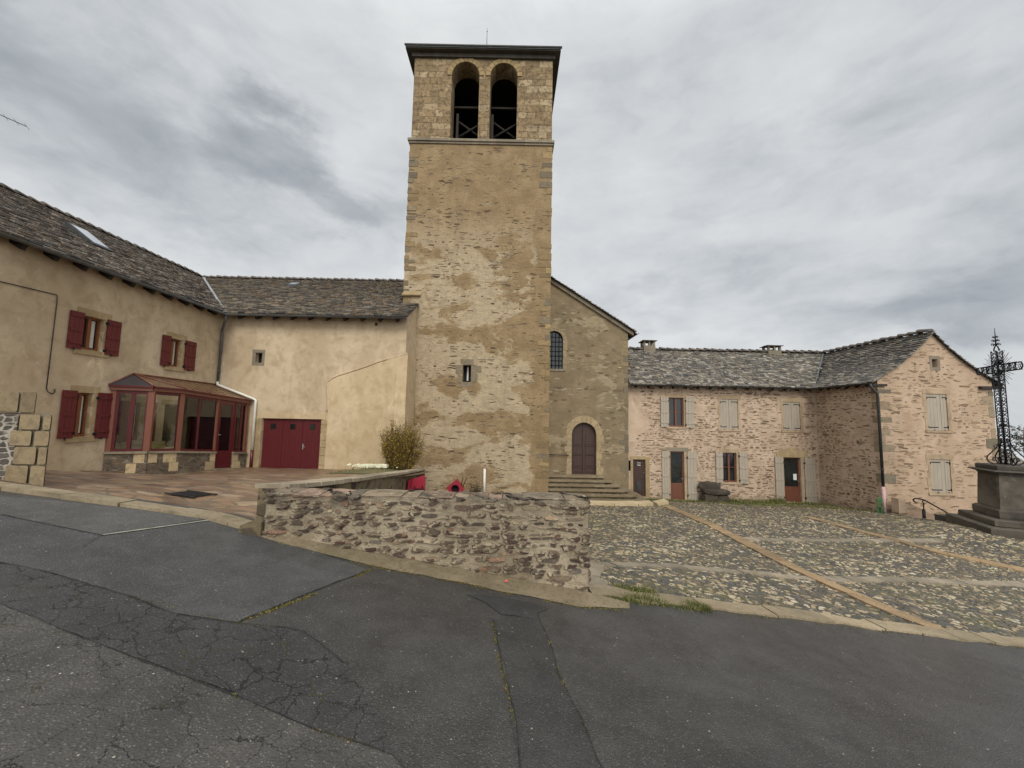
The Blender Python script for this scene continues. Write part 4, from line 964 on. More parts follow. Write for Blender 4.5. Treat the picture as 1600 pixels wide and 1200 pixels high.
# fascia (two bands) and roof
g = MB()
for i in range(3): vbox(g, i, i + 1, lambda s, e, q: e, lambda s, e, q: e + .10, -.05, .10, -.02, .05 if i < 2 else 0)
g.build('fascia', M['terracotta'], VE)
g = MB()
for i in range(3): vbox(g, i, i + 1, lambda s, e, q: e + .10, lambda s, e, q: e + .15, -.05, .16, -.03, .08 if i < 2 else 0)
g.build('eaves_trim', M['red_al'], VE)
ap = Vector((-12.28, 12.42, 2.78)); bq = Vector((-12.28, 15.95, 2.72))
ev = []
for i in range(4):
    d0, n0 = seg_dir(max(0, i - 1)); d1, n1 = seg_dir(min(2, i)); nn_ = (n0 + n1).normalized()
    q = vp[i] + nn_ * .16; ev.append(Vector((q.x if i else -12.28, q.y, ve[i] + .155)))
ev[0] = Vector((-12.28, 11.68, ve[0] + .155))
g = MB(); g.poly([ev[0], ev[1], ap]); rfv = g.build('roof_panel', mat_plain('smoked roof sheet', S(52, 52, 58), .25, .1, 3, .05), VE)
g = MB(); g.poly([ev[1], ev[2], ap]); g.poly([ev[2], ev[3], bq, ap])
for k in range(1, 9):
    t_ = k / 9; a, b = ev[2].lerp(ev[3], t_), ap.lerp(bq, t_); g.tube([a + Vector((0, 0, .012)), b + Vector((0, 0, .012))], .014, 6)
t = NT('translucent red roof sheet')
a_ = t.n('ShaderNodeBsdfTransparent', 0, None, Color=(.9, .86, .82)); b_ = t.n('ShaderNodeBsdfPrincipled', 0, None, Base_Color=S(96, 44, 40), Roughness=.35)
mx = t.n('ShaderNodeMixShader', 0, None, i0=.12, i1=a_, i2=b_); oo = t.t.nodes.new('ShaderNodeOutputMaterial'); t.t.links.new(mx, oo.inputs[0])
g.build('roof_panel', t.mat, VE)
g = MB()
for a, b in ((ev[0], ap), (ev[1], ap), (ev[2], ap), (ap, bq)): g.tube([a + Vector((0, 0, .015)), b + Vector((0, 0, .015))], .026, 6)
g.build('roof_bar', M['terracotta'], VE)
g = MB(); g.poly([(-12.29, 11.85, -.5), (-11.4, 12.16, -.5), (-11.2, 12.85, -.5), (-10.9, 15.9, -.52), (-12.29, 15.9, -.52)]); g.build('floor', M['floor_in'], VE)
# bench inside
BN = thing('bench', 'pale wooden bench with two cushions inside the veranda', 'bench', (-11.9, 13.3, -.5))
g = MB(); g.box(-12.1, -11.65, 12.9, 14.5, .28, .34); 
for y in (12.95, 14.4): g.box(-12.05, -12.0, y, y + .05, -.5, .28); g.box(-11.75, -11.7, y, y + .05, -.5, .28)
g.box(-11.73, -11.7, 12.95, 14.45, .1, .24); g.build('seat', M['wood_pale'], BN)
for y in (13.0, 13.9):
    g = MB(); g.box(-12.05, -11.95, y, y + .42, .345, .56, None, .02); g.build('cushion', M['wood_pale'], BN)
CH = MB(); CH.box(-11.75, -11.3, 14.75, 15.4, -.5, .1); CH.box(-11.95, -11.76, 14.75, 15.4, -.5, .38); CH.box(-11.75, -11.3, 14.65, 14.74, -.5, .22); CH.box(-11.75, -11.3, 15.41, 15.5, -.5, .22)
CH.build('armchair', mat_plain('dark upholstery', S(44, 40, 44), .9), label='dark armchair behind the veranda glass next to its door', category='armchair')

# ------------------------------------------------------------------ bell tower
BT = thing('bell_tower', 'tall square stone bell tower with twin arched openings', 'tower', (-1.74, 17.6, -1.95))
TF = frame((0, 17.6, 0), (1, 0, 0), (0, -1, 0)); TX0, TX1, TD = -5.18, 1.72, 6.0
slit = (-2.29, -1.90, 3.19, 3.98)
g = MB()
facade(g, TF, rect(TX0, TX1, -2.6, 14.86), [rect(*slit)], .45)
TS = frame((TX1, 17.6, 0), (0, 1, 0), (1, 0, 0)); facade(g, TS, rect(0, TD, -2.6, 14.86))
TL = frame((TX0, 17.6 + TD, 0), (0, -1, 0), (-1, 0, 0)); facade(g, TL, rect(0, TD, -2.6, 14.86))
TBk = frame((TX1, 17.6 + TD, 0), (-1, 0, 0), (0, 1, 0)); facade(g, TBk, rect(0, TX1 - TX0, -2.6, 14.86))
g.mat = 1; PT = [S(96, 76, 54), S(116, 95, 68), S(84, 66, 48), S(138, 118, 88), S(156, 140, 112), S(128, 110, 86), S(148, 128, 96)]
_t = clear_of([(-2.7, -1.4, 2.9, 4.3)], .02)
laid_stones(g, TF, TX0, TX1, -2.2, 11.5, lambda u, z: TX0 + .05 < u < TX1 - .05 and _t(u, z), PT, (.06, .16), (.08, .50), 15, .30, (.002, .012), (.05, .3), 1.1, thin=(.35, .85))
laid_stones(g, TF, TX0, TX1, 10.5, 14.6, lambda u, z: TX0 + .05 < u < TX1 - .05 and z < 14.7, PT, (.07, .17), (.08, .42), 16, .13, (.002, .01), (.08, .4), 1.1, thin=(.35, .85))
for y_ in ((TS, 17), (TL, 18)): laid_stones(g, y_[0], .1, TD - .1, -1.5, 14.6, lambda u, z: .1 < u < TD - .1 and z < 14.7, PT, (.08, .18), (.10, .5), y_[1], .1, (.002, .01), (.08, .4), 1.1, thin=(.35, .85))
g.mat = 0
g.build('shaft_wall', [M['tower'], M['st_tower']], BT)
g = MB(); g.box(-2.5, -1.7, 18.04, 18.1, 3.0, 4.2); sl_ = g.build('slit_window', M['black'], BT)
g = MB(); g.box(-2.13, -2.06, -.40, -.38, 3.28, 3.92, TF); g.build('pane', M['paper'], sl_)
g = MB(); rg = random.Random(4)
for q in ((-2.62, -2.30, 3.55, 3.98), (-2.5, -2.30, 3.15, 3.53), (-1.89, -1.42, 3.62, 3.95), (-1.89, -1.6, 3.2, 3.6), (-2.4, -1.8, 3.99, 4.25), (-2.35, -1.85, 2.98, 3.18)):
    g.col = tint(S(132, 120, 98), rg.uniform(.85, 1.1)); g.box(q[0], q[1], -.2, .008, q[2], q[3], TF, .012)
g.build('slit_surround', M['stonecol'], BT)
quoins(BT, TF, TX1, -1, -2.2, 14.7, (M['stonecol'], [S(140, 118, 84), S(130, 110, 80), S(118, 106, 86), S(146, 124, 88)]), (.14, .34), (.22, .55), .018, seed=8, gap=.35)
quoins(BT, TF, TX0, 1, 6.5, 14.7, (M['stonecol'], [S(136, 116, 84), S(126, 112, 88), S(118, 106, 86)]), (.14, .32), (.22, .5), .018, seed=9, gap=.4)
# string course
g = MB(); g.box(TX0 - .10, TX1 + .10, 17.48, 17.6 + TD + .1, 14.86, 14.98, None); g.box(TX0 - .05, TX1 + .05, 17.54, 17.6 + TD + .05, 14.76, 14.859)
g.build('string_course', M['dressed_grey'], BT)
# belfry stage
bx0, bx1, bz0, bz1 = TX0 + .04, TX1 - .02, 14.982, 19.27
BF = frame((0, 17.63, 0), (1, 0, 0), (0, -1, 0))
aL = arch_pts(-3.27, -1.91, 15.0, 18.38, 18, .72); aR = arch_pts(-1.37, -.03, 15.0, 18.38, 18, .70)
g = MB(); facade(g, BF, rect(bx0, bx1, bz0, bz1), [aL, aR], .9)
facade(g, frame((bx1, 17.63, 0), (0, 1, 0), (1, 0, 0)), rect(0, TD - .05, bz0, bz1)); facade(g, frame((bx0, 17.6 + TD, 0), (0, -1, 0), (-1, 0, 0)), rect(0, TD - .05, bz0, bz1))
facade(g, frame((bx1, 17.6 + TD, 0), (-1, 0, 0), (0, 1, 0)), rect(0, bx1 - bx0, bz0, bz1), [rect(2.85, 3.0, 16.95, 17.25)], .1)
g.build('belfry_wall', M['belfry'], BT)
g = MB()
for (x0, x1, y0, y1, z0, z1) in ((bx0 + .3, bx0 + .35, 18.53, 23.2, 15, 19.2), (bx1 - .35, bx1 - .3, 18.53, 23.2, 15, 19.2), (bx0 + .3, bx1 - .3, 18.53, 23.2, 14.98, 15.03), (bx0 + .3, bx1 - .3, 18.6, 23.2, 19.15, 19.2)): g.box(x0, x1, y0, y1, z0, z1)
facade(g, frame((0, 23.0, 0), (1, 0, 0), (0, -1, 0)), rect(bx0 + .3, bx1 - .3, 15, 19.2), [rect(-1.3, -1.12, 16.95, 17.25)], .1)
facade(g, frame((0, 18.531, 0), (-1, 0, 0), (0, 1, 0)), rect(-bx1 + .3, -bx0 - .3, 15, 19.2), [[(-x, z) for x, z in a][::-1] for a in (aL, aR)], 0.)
g.build('belfry_lining', M['shade_dark'], BT)  # shade of the bell chamber put into the lining colour
g = MB(); rg = random.Random(6)
for (c, hw, ry) in ((-2.59, .68, .72), (-.70, .67, .70)):
    n_ = 11
    for k in range(n_):
        a0, a1 = math.pi * k / n_ + .012, math.pi * (k + 1) / n_ - .012; r0 = 1.0
        g.col = tint(S(150, 128, 90), rg.uniform(.85, 1.12)); pts = []
        for a in (a0, (a0 + a1) / 2, a1): pts.append((c + (hw + .0) * math.cos(a), 18.38 + ry * math.sin(a)))
        for a in (a1, (a0 + a1) / 2, a0): pts.append((c + (hw + .23) * math.cos(a), 18.38 + (ry + .23) * math.sin(a)))
        g.prism(pts, BF, .035 + rg.uniform(0, .01), -.2)
g.build('arch_ring', M['stonecol'], BT)
# bell frame timbers
g = MB()
for x0 in (-3.15, -1.35):
    g.box(x0 + .0, x0 + .12, 18.62, 18.74, 15.05, 17.2); g.tube([(x0 + .13, 18.68, 15.95), (x0 + 1.35, 18.68, 16.75)], .06, 4); g.tube([(x0 + .13, 18.78, 16.85), (x0 + 1.35, 18.78, 15.95)], .06, 4)
g.box(-4.5, 1.2, 18.9, 19.0, 17.75, 17.85)
g.build('bell_frame', M['wood_old'], BT)
# eaves and low roof
g = MB(); o_ = .34; y0, y1 = 17.63 - o_, 17.6 + TD + o_; x0, x1 = TX0 - o_, TX1 + o_; 
g.box(x0, x1, y0, y1, 19.46, 19.56); g.box(bx0 - .12, bx1 + .12, 17.63 - .12, 17.6 + TD + .12, 19.272, 19.458)
ax, ay = (x0 + x1) / 2, (y0 + y1) / 2
for a, b in (((x0, y0), (x1, y0)), ((x1, y0), (x1, y1)), ((x1, y1), (x0, y1)), ((x0, y1), (x0, y0))): g.poly([(*a, 19.562), (*b, 19.562), (ax, ay, 20.2)])
trf = g.build('roof', mat_plain('dark eaves', S(66, 60, 52), .8, .25, 3, .3, 20), BT)
gutter(BT, (x0 - .03, y0 - .07, 19.58), (x1 + .05, y0 - .07, 19.58), M['zinc'], .06)
g = MB(); g.tube([(-1.6, 17.7, 19.6), (-1.6, 17.7, 20.4), (-1.6, 17.7, 21.05)], [.018, .013, .006], 6); g.lathe((-1.6, 17.7, 20.85), [(.0, -.04), (.03, 0), (0, .04)], 8); g.build('lightning_rod', M['iron'], BT)
g = MB(); g.hexa([(-5.35, 17.5, 7.15), (-4.38, 17.5, 7.15), (-4.38, 17.62, 7.15), (-5.35, 17.62, 7.15), (-5.2, 17.45, 7.2), (-4.33, 17.45, 7.2), (-4.33, 17.62, 7.42), (-5.1, 17.62, 7.5)]); g.build('weathering_stone', M['dressed'], BT)
pipe(BT, [(-1.15, 17.52, -2.0), (-1.15, 17.52, -.72)], .055, M['white_pvc'], 'vent_pipe')

# ------------------------------------------------------------------ church nave behind
CHN = thing('church', 'plastered church front with arched wooden door, right behind the tower', 'church', (3.6, 19, -1.1))
CF = frame((0, 19, 0), (1, 0, 0), (0, -1, 0))
cdoor = arch_pts(2.98, 4.20, -1.12, .82, 16); cwin = arch_pts(1.62, 2.52, 4.06, 5.53, 14)
zc = lambda x: 9.84 - .638 * x if x > 0 else 9.84 + .638 * x
g = MB(); facade(g, CF, [(-5.78, -2.5), (5.76, -2.5), (5.76, zc(5.76) - .05), (0, 9.79), (-5.78, zc(-5.78) - .05)], [cdoor, cwin], .28)
g.poly([(5.76, 19, -3), (5.76, 40, -3), (5.76, 40, zc(5.76) - .05), (5.76, 19, zc(5.76) - .05)]); g.poly([(-5.78, 19, -3), (-5.78, 40, -3), (-5.78, 40, zc(5.78)), (-5.78, 19, zc(5.78))])
g.poly([(5.76, 40, -3), (-5.78, 40, -3), (-5.78, 40, zc(5.78)), (0, 40, 9.79), (5.76, 40, zc(5.76))])
g.mat = 1; _k = clear_of([(1.2, 2.75, 3.8, 6.2), (2.6, 4.6, -1.5, 1.85)], .02)
laid_stones(g, CF, 1.75, 5.74, -2.2, 8.4, lambda u, z: 1.8 < u < 5.7 and _k(u, z) and z < zc(u) - .35, [S(150, 138, 112), S(164, 152, 126), S(120, 102, 76), S(104, 88, 66), S(140, 124, 96)], (.09, .2), (.12, .45), 25, .13, (.002, .012), (.06, .35), 1.2, thin=(.5, .95))
g.mat = 0
g.build('wall', [M['church'], M['st_tower']], CHN)
# verge: pale moulded board under dark slates
g = MB(); sl2 = math.atan(.638)
for sg in (1, -1):
    P = lambda a, y, h: (sg * a, y, 9.84 - .638 * a + h)
    g.hexa([P(0, 18.88, -.20), P(6.02, 18.88, -.20), P(6.02, 19.1, -.20), P(0, 19.1, -.20), P(0, 18.88, -.02), P(6.02, 18.88, -.02), P(6.02, 19.1, -.02), P(0, 19.1, -.02)])
g.build('verge_moulding', M['dressed_grey'], CHN)
g = MB(); g.col = (.05, .045, .04); 
for sg in (1, -1): g.poly([(0, 18.8, 9.85), (sg * 6.1, 18.8, 9.85 - .638 * 6.1), (sg * 6.1, 40, 9.85 - .638 * 6.1), (0, 40, 9.85)])
c2, s2 = math.cos(sl2), math.sin(sl2)
slates(g, (6.14, 18.72, 9.87 - .638 * 6.14), (0, 1, 0), (-c2, 0, s2), lambda u, v: True, (0, 4.5), (0, 7.2), .18, .26, 21)
g.build('roof', M['slate'], CHN)
gutter(CHN, (6.2, 18.8, 5.92), (6.2, 24, 5.92), M['zinc_dark'])
g = MB(); g.prism([(a, b) for a, b in cdoor], CF, -.2, -.26)
for (u0, u1) in ((3.0, 3.57), (3.61, 4.18)):
    for (z0, z1) in ((-1.0, -.82), (-.72, -.22), (-.12, .25), (.35, .8)): g.box(u0 + .09, u1 - .09, -.2, -.178, z0, z1, CF)
    for (z0, z1) in ((-.81, -.75), (-.19, -.15), (.27, .33)): g.box(u0 + .02, u1 - .02, -.2, -.165, z0, z1, CF)
g.box(3.555, 3.615, -.2, -.16, -1.1, 1.38, CF)
g.build('door', M['wood_dark'], CHN)
def ring(c, z, r0, r1, n_, seed, z_leg=None, cols=(S(178, 158, 122),), fr=CF, prj=.02):
    g = MB(); rg = random.Random(seed)
    for k in range(n_):
        a0, a1 = math.pi * k / n_ + .004, math.pi * (k + 1) / n_ - .004; cc = cols[rg.randrange(len(cols))]; g.col = tint(cc, rg.uniform(.9, 1.08))
        rr = r1 * rg.uniform(.97, 1.04); pts = [(c + r0 * math.cos(a), z + r0 * math.sin(a)) for a in (a0, (a0 + a1) / 2, a1)] + [(c + rr * math.cos(a), z + rr * math.sin(a)) for a in (a1, (a0 + a1) / 2, a0)]
        g.prism(pts, fr, prj, -.27)
    if z_leg is not None:
        for sd in (-1, 1):
            zz = z_leg
            while zz < z - .02:
                h = min(rg.uniform(.25, .42), z - zz); w_ = rg.uniform(.16, .36); g.col = tint(cols[rg.randrange(len(cols))], rg.uniform(.85, 1.08))
                a, b = sorted((c + sd * r0, c + sd * (r0 + w_))); g.box(a, b, -.27, prj * .8, zz + .004, zz + h - .004, fr, .004); zz += h
    return g
ring(3.59, .82, .605, .92, 9, 3, -1.1, (S(162, 142, 108), S(154, 136, 106))).build('door_surround', M['stonecol'], CHN)
ring(2.07, 5.53, .445, .60, 8, 5, 4.0, (S(142, 128, 102), S(150, 134, 104))).build('window_surround', M['stonecol'], CHN)
g = MB(); g.prism(cwin, CF, -.2, -.22); wn = g.build('window', M['glass'], CHN)
g = MB()
for k in range(1, 5): u = 1.62 + .18 * k; g.tube([CF(u, -.1, 4.06), CF(u, -.1, 5.9)], .014, 6)
for k in range(7): z = 4.25 + .24 * k; g.tube([CF(1.64, -.1, z), CF(2.51, -.1, z)], .014, 6)
g.build('grille', M['iron'], wn)
g = MB(); g.box(1.5, 2.66, -.2, .05, 3.94, 4.055, CF, .01); g.build('sill', M['dressed_grey'], wn)
quoins(CHN, CF, 5.76, -1, -2.2, 6.0, (M['stonecol'], [S(122, 108, 84), S(112, 102, 84), S(132, 116, 86)]), (.2, .4), (.2, .42), .012, seed=14, gap=.25)
g = MB(); g.tube([(1.8, 18.9, -.16), (2.3, 18.9, -.17), (2.85, 18.9, -.17)], .018, 6); g.tube([(2.0, 18.9, -.16), (2.0, 19.0, -.16)], .014, 6); g.tube([(2.8, 18.9, -.17), (2.8, 19.0, -.17)], .014, 6); g.build('handrail', M['iron'], CHN)

# steps up to the church door
ST = thing('stone_steps', 'flight of rounded stone steps leading up to the arched church door', 'steps', (3.8, 18, -1.95))
for k in range(6):
    z1 = -1.10 - .165 * k; yf = 18.45 - .26 * k; xr = 4.52 + .33 * k; rr = .25 + .08 * k
    pts = [(1.74, 18.99), (1.74, yf)] + [(xr - rr + rr * math.sin(a), yf + rr - rr * math.cos(a)) for a in [math.pi / 2 * j / 8 for j in range(9)]] + [(xr, 18.99)]
    if xr > 5.9: pts[-1] = (xr, 19.2)
    g = MB(); g.prism(pts, lambda a, d, b: (a, b, d), z1 - .07, z1); 
    ins = [(1.74, 18.98)] + [(x - (.07 if i > 1 else 0), y + .07) for i, (x, y) in enumerate(pts[1:-1])] + [(xr - .07, 18.98)]
    g2 = MB(); g2.prism(ins, lambda a, d, b: (a, b, d), z1 - .25, z1 - .0705)
    g.build('step', mat_plaster('worn step stone', S(112, 98, 74), S(138, 122, 96), S(80, 70, 54), .8) if k == 0 else bpy.data.materials['worn step stone'], ST)
    g2.build('riser', M['retain'], ST)  # darker stone paints in the shadow under each nosing

# ------------------------------------------------------------------ stone house on the right
SH = thing('stone_house', 'pinkish rubble stone house with putty grey shutters on the right of the square', 'house', (10.5, 19.3, -2.3))
HF = frame((0, 19.3, 0), (1, 0, 0), (0, -1, 0)); HW = frame((15.3, 0, 0), (0, -1, 0), (-1, 0, 0)); HG = frame((0, 16, 0), (1, 0, 0), (0, -1, 0))
ww = [(7.9, 8.64, 1.3, 2.76), (10.48, 11.36, 1.22, 2.74), (13.63, 14.48, 1.22, 2.66), (10.54, 11.22, -1.38, .07)]
dd = [(6.08, 6.70, -2.15, -.35), (7.93, 8.62, -2.28, .08), (13.56, 14.40, -2.28, -.1)]
gr = (5.80, 5.99, -.92, -.40)
g = MB(); facade(g, HF, rect(5.78, 15.3, -3.2, 3.45), [rect(*q) for q in ww] + [rect(*q) for q in dd] + [rect(*gr)], .2)
facade(g, HW, rect(-19.3, -16, -3.5, 3.40), [rect(-17.15, -17.0, .75, .9)], .15)
g.poly([(5.78, 19.3, -3), (5.78, 24, -3), (5.78, 24, 3.4), (5.78, 21.6, 5.5), (5.78, 19.3, 3.4)])
g.poly([(20.1, 16, -6), (20.1, 24, -6), (20.1, 24, 3.3), (20.1, 16, 3.3)]); g.poly([(5.78, 24, -6), (20.1, 24, -6), (20.1, 24, 3.3), (17.7, 24, 5.4), (5.78, 24, 5.4)])
g.mat = 1; PH = [S(138, 114, 88), S(152, 128, 100), S(122, 100, 78), S(164, 140, 110), S(146, 126, 104), S(110, 90, 70), S(158, 134, 108), S(130, 110, 88)]
bare = lambda u, z: (u > 6.1 + max(0, (1.9 - abs(z - 1.5)) * .42) if z > .4 else True) and 5.8 < u < 15.28
_c = clear_of([(a - .1, b + .1, c - .1, d + .18) for a, b, c, d in ww + dd] + [gr], .02)
laid_stones(g, HF, 5.8, 15.28, -2.5, 3.4, lambda u, z: bare(u, z) and _c(u, z) and z < 3.42, PH, (.06, .15), (.10, .62), 5, .86, (.003, .014), (.02, .09))
laid_stones(g, HW, -19.28, -16.02, -2.6, 3.38, lambda u, z: -19.29 < u < -16.01 and z < 3.38, PH, (.06, .16), (.10, .5), 6, .84, (.003, .014), (.02, .09))
g.mat = 0
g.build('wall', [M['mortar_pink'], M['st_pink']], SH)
gw = [(17.31, 18.15, 1.42, 2.94), (17.27, 18.10, -1.12, .24)]; gh = (17.66, 17.88, 4.06, 4.41)
gz_ = lambda x: 3.36 + (2.75 - abs(x - 17.7)) * .8 - .17 * 4 * ((2.75 - abs(x - 17.7)) / 2.75) * (abs(x - 17.7) / 2.75) * .78 * .9 - .06
gab = [(15.3, -6), (20.1, -6)] + [(x, gz_(x)) for x in np.linspace(20.1, 15.3, 17)]
g = MB(); facade(g, HG, gab, [rect(*q) for q in gw] + [rect(*gh)], .2); g.mat = 1
_g = clear_of([(a - .08, b + .08, c - .1, d + .18) for a, b, c, d in gw] + [gh], .03)
laid_stones(g, HG, 15.3, 20.1, -2.6, 5.5, lambda u, z: 15.33 < u < 20.07 and z < gz_(u) - .03 and _g(u, z), [tint(c, 1.12) for c in PH], (.07, .16), (.12, .6), 8, .62, (.002, .009), (.03, .12), thin=(.4, .9))
g.build('gable_wall', [M['rubble_gable'], M['st_pink']], SH)
g = MB(); g.box(6, 15.1, 19.62, 19.66, -3, 3.3); facade(g, frame((0, 16.35, 0), (1, 0, 0), (0, -1, 0)), [(15.5, -3), (19.9, -3), (19.9, 3), (17.7, 4.9), (15.5, 3)]); g.box(15.6, 15.64, 16.4, 19.2, -3, 3.3); g.build('dark_backing', M['black'], SH)  # black backing painted as the darkness inside the house
# smooth plaster patch at the left end
P = wob([(5.79, .5), (6.15, .52), (6.4, .9), (7.0, 1.25), (6.75, 1.7), (6.3, 2.1), (6.1, 2.6), (5.98, 3.2), (5.79, 3.2)], .04, .12)
g = MB(); facade(g, frame((0, 19.292, 0), (1, 0, 0), (0, -1, 0)), P); g.build('plaster_patch', mat_plaster('pink plaster', S(186, 163, 140), S(200, 178, 155), S(166, 142, 118), .5), SH)
# windows
def stone_win(fr, q, sill=(.14, .09), lint=(.16, .2), closed=False, sl=None, sr=None, jam=True, lst='dressed_blend', wood='wood_red'):
    a, b, c, d = q
    wn = window(SH, fr, a, b, c, d, M[wood], .10, 1, lint, sill, [(a - .06, a), (b, b + .06)] if jam else None, lst)
    if closed:
        m_ = a + (b - a) * (closed if isinstance(closed, float) else .5)
        shutter(wn, fr, a + .005, m_ - .004, c + .005, d - .005, -.05, M['grey_paint'], 0, closed=True); shutter(wn, fr, m_ + .004, b - .005, c + .005, d - .005, -.05, M['grey_paint'], 1, closed=True)
    if sl: shutter(wn, fr, *sl, c - .03, d + .02, .03, M['grey_paint'], 1)
    if sr: shutter(wn, fr, *sr, c - .05, d + .04, .03, M['grey_paint'], 0)
    return wn
stone_win(HF, ww[0], sl=(7.47, 7.86), sr=(8.72, 9.14)); stone_win(HF, ww[1], closed=.5); stone_win(HF, ww[2], closed=.5)
stone_win(HF, ww[3], sl=(10.17, 10.52), sr=(11.33, 11.74), lst='dressed_blend')
stone_win(HG, gw[0], closed=.7); stone_win(HG, gw[1], closed=.74, lst='dressed_blend')
g = MB()
for q in ((17.55, 17.655, 4.0, 4.46), (17.885, 17.99, 4.0, 4.46), (17.55, 17.99, 4.415, 4.55), (17.55, 17.99, 3.93, 4.055)): g.box(q[0], q[1], -.12, .008, q[2], q[3], HG, .004)
g.build('attic_surround', M['dressed_grey'], SH)
# doors
def glazed_door(q, sl, sr, arched=False):
    a, b, c, d = q; g = MB(); e_ = .07
    zp = c + (d - c) * .34
    g.box(a, a + e_, -.16, -.1, c, d, HF); g.box(b - e_, b, -.16, -.1, c, d, HF); g.box(a + e_, b - e_, -.16, -.1, d - e_, d, HF); g.box(a + e_, b - e_, -.16, -.1, c, zp, HF); g.box(a + .14, b - .14, -.1, -.088, c + .12, zp - .12, HF)
    o = g.build('door', M['wood_red'], SH)
    g = MB(); g.box(a + e_ - .01, b - e_ + .01, -.15, -.13, zp - .01, d - e_ + .01, HF); g.build('pane', M['glass'], o)
    g = MB(); g.tube([HF(b - .05, -.1, c + 1.02), HF(b - .05, -.05, c + 1.02), HF(b - .14, -.05, c + 1.02)], .012, 6); g.build('handle', M['zinc_light'], o)
    shutter(o, HF, *sl, c + .02, d + .02, .03, M['grey_paint'], 1); shutter(o, HF, *sr, c + .0, d + .0, .03, M['grey_paint'], 0)
    for (x0, x1) in ((a - .13, a - .001), (b + .001, b + .13)):
        z = c; g = MB()
        while z < d - .02: h = min(random.uniform(.25, .5), d - z); g.box(x0, x1, -.15, .01, z + .005, z + h - .005, HF, .004); z += h
        g.build('jamb', M['dressed_blend'], o)
    g = MB()
    if arched: g.prism([(a - .33, d + .003), (b + .33, d + .003), (b + .36, d + .2), (b + .2, d + .33), (a + .62, d + .44), (a + .42, d + .48), (a + .22, d + .44), (a - .2, d + .33), (a - .36, d + .2)], HF, .02, -.15)
    else: g.box(a - .22, b + .22, -.15, .014, d + .003, d + .2, HF, .005)
    g.build('lintel', M['dressed' if arched else 'dressed_grey'], o)
    g = MB(); g.box(a - .1, b + .1, -.15, .16, c - .12, c - .004, HF); g.build('doorstep', M['dressed_pale'], o)
    return o
glazed_door(dd[1], (7.50, 7.86), (8.76, 9.22)); d2 = glazed_door(dd[2], (13.10, 13.5), (14.56, 15.1), True)
g = MB(); g.box(14.10, 14.27, -.128, -.122, -1.22, -.92, HF); o_ = g.build('notice', M['paper'], d2)
g = MB(); a, b, c, d = dd[0]
for k in range(4): g.box(a + .02 + k * .147, a + .162 + k * .147, -.13, -.09, c, d - .02, HF)
for zz in (c + .85, c + .2, c + 1.55): g.box(a + .03, b - .03, -.088, -.07, zz, zz + .06, HF)
o_ = g.build('door', M['wood_dark'], SH, label='small dark plank door')
g = MB(); g.box(a + .2, a + .42, -.07, -.06, c + .25, c + .72, HF); g.build('hatch', M['zinc_dark'], o_)
g = MB(); g.tube([HF(b - .08, -.09, c + 1.15), HF(b - .08, -.05, c + 1.15)], .02, 8); g.build('handle', M['zinc_light'], o_)
g = MB()
for (u, z) in ((a + .24, d - .2), (a + .33, d - .2), (a + .24, d - .3), (a + .33, d - .31)): g.box(u, u + .07, -.088, -.082, z, z + .035, HF)
g.build('notice', M['paper'], o_)
g = MB(); g.box(a - .12, a - .002, -.15, .01, c, d, HF); g.build('jamb', M['dressed'], o_); g = MB(); g.box(b + .002, b + .2, -.15, .01, c, d, HF, .004); g.box(a - .15, b + .25, -.15, .012, d + .002, d + .16, HF); g.build('lintel', M['dressed'], o_)
g = MB()
for k in range(5): g.tube([HF(gr[0] + .01 + .043 * k, -.05, gr[2]), HF(gr[0] + .01 + .043 * k, -.05, gr[3])], .008, 5)
for k in range(5): g.tube([HF(gr[0], -.05, gr[2] + .05 + .1 * k), HF(gr[1], -.05, gr[2] + .05 + .1 * k)], .008, 5)
g.build('grille', M['iron'], SH)
# roof: main slope, wing slopes
zE, yE, xE = 3.36, 18.93, 14.95; RZ, RY, RX = 5.56, 21.6, 17.7
SLM = (RZ - zE) / (RY - yE); cm, sm_ = math.cos(math.atan(SLM)), math.sin(math.atan(SLM)); LM = (RY - yE) / cm
SLW = (RZ - zE) / (RX - xE); cw, sw_ = math.cos(math.atan(SLW)), math.sin(math.atan(SLW)); LW = (RX - xE) / cw
PALR = [S(104, 99, 91), S(88, 84, 78), S(120, 114, 104), S(96, 89, 79), S(76, 73, 69), S(134, 127, 115), S(108, 98, 84)]
PRW = lambda v: -.17 * 4 * (v / LW) * (1 - v / LW)
VG = 15.90
roof = MB(); roof.col = (.05, .045, .04)
roof.poly([(5.8, yE, zE - .05), (xE, yE, zE - .05), (RX, RY, RZ - .05), (5.8, RY, RZ - .05)]);
for k in range(8):
    va, vb = LW * k / 8, LW * (k + 1) / 8; Zp = lambda v: zE + v * sw_ + PRW(v) * .9 - .04
    for sg in (1, -1):
        X1 = lambda v: (xE + v * cw) if sg > 0 else (2 * RX - xE - v * cw)
        roof.poly([(X1(va), VG, Zp(va)), (X1(vb), VG, Zp(vb)), (X1(vb), yE + (RY - yE) * (k + 1) / 8 if sg > 0 else 24.3, Zp(vb)), (X1(va), yE + (RY - yE) * k / 8 if sg > 0 else 24.3, Zp(va))])
roof.poly([(5.8, RY, RZ - .05), (RX, RY, RZ - .05), (RX, 24.3, zE - .05), (5.8, 24.3, zE - .05)])
slates(roof, (0, yE, zE), (1, 0, 0), (0, cm, sm_), lambda u, v: u < xE + v * cm * (RX - xE) / (RY - yE), (5.85, RX), (0, LM - .05), .13, .2, 31, PALR, .024, .04)
slates(roof, (xE, 0, zE), (0, -1, 0), (cw, 0, sw_), lambda u, v: -u < yE + v * cw * (RY - yE) / (RX - xE), (-RY, -VG), (0, LW - .05), .13, .2, 32, [tuple(x * .85 for x in c) for c in PALR], .024, .02, PRW)
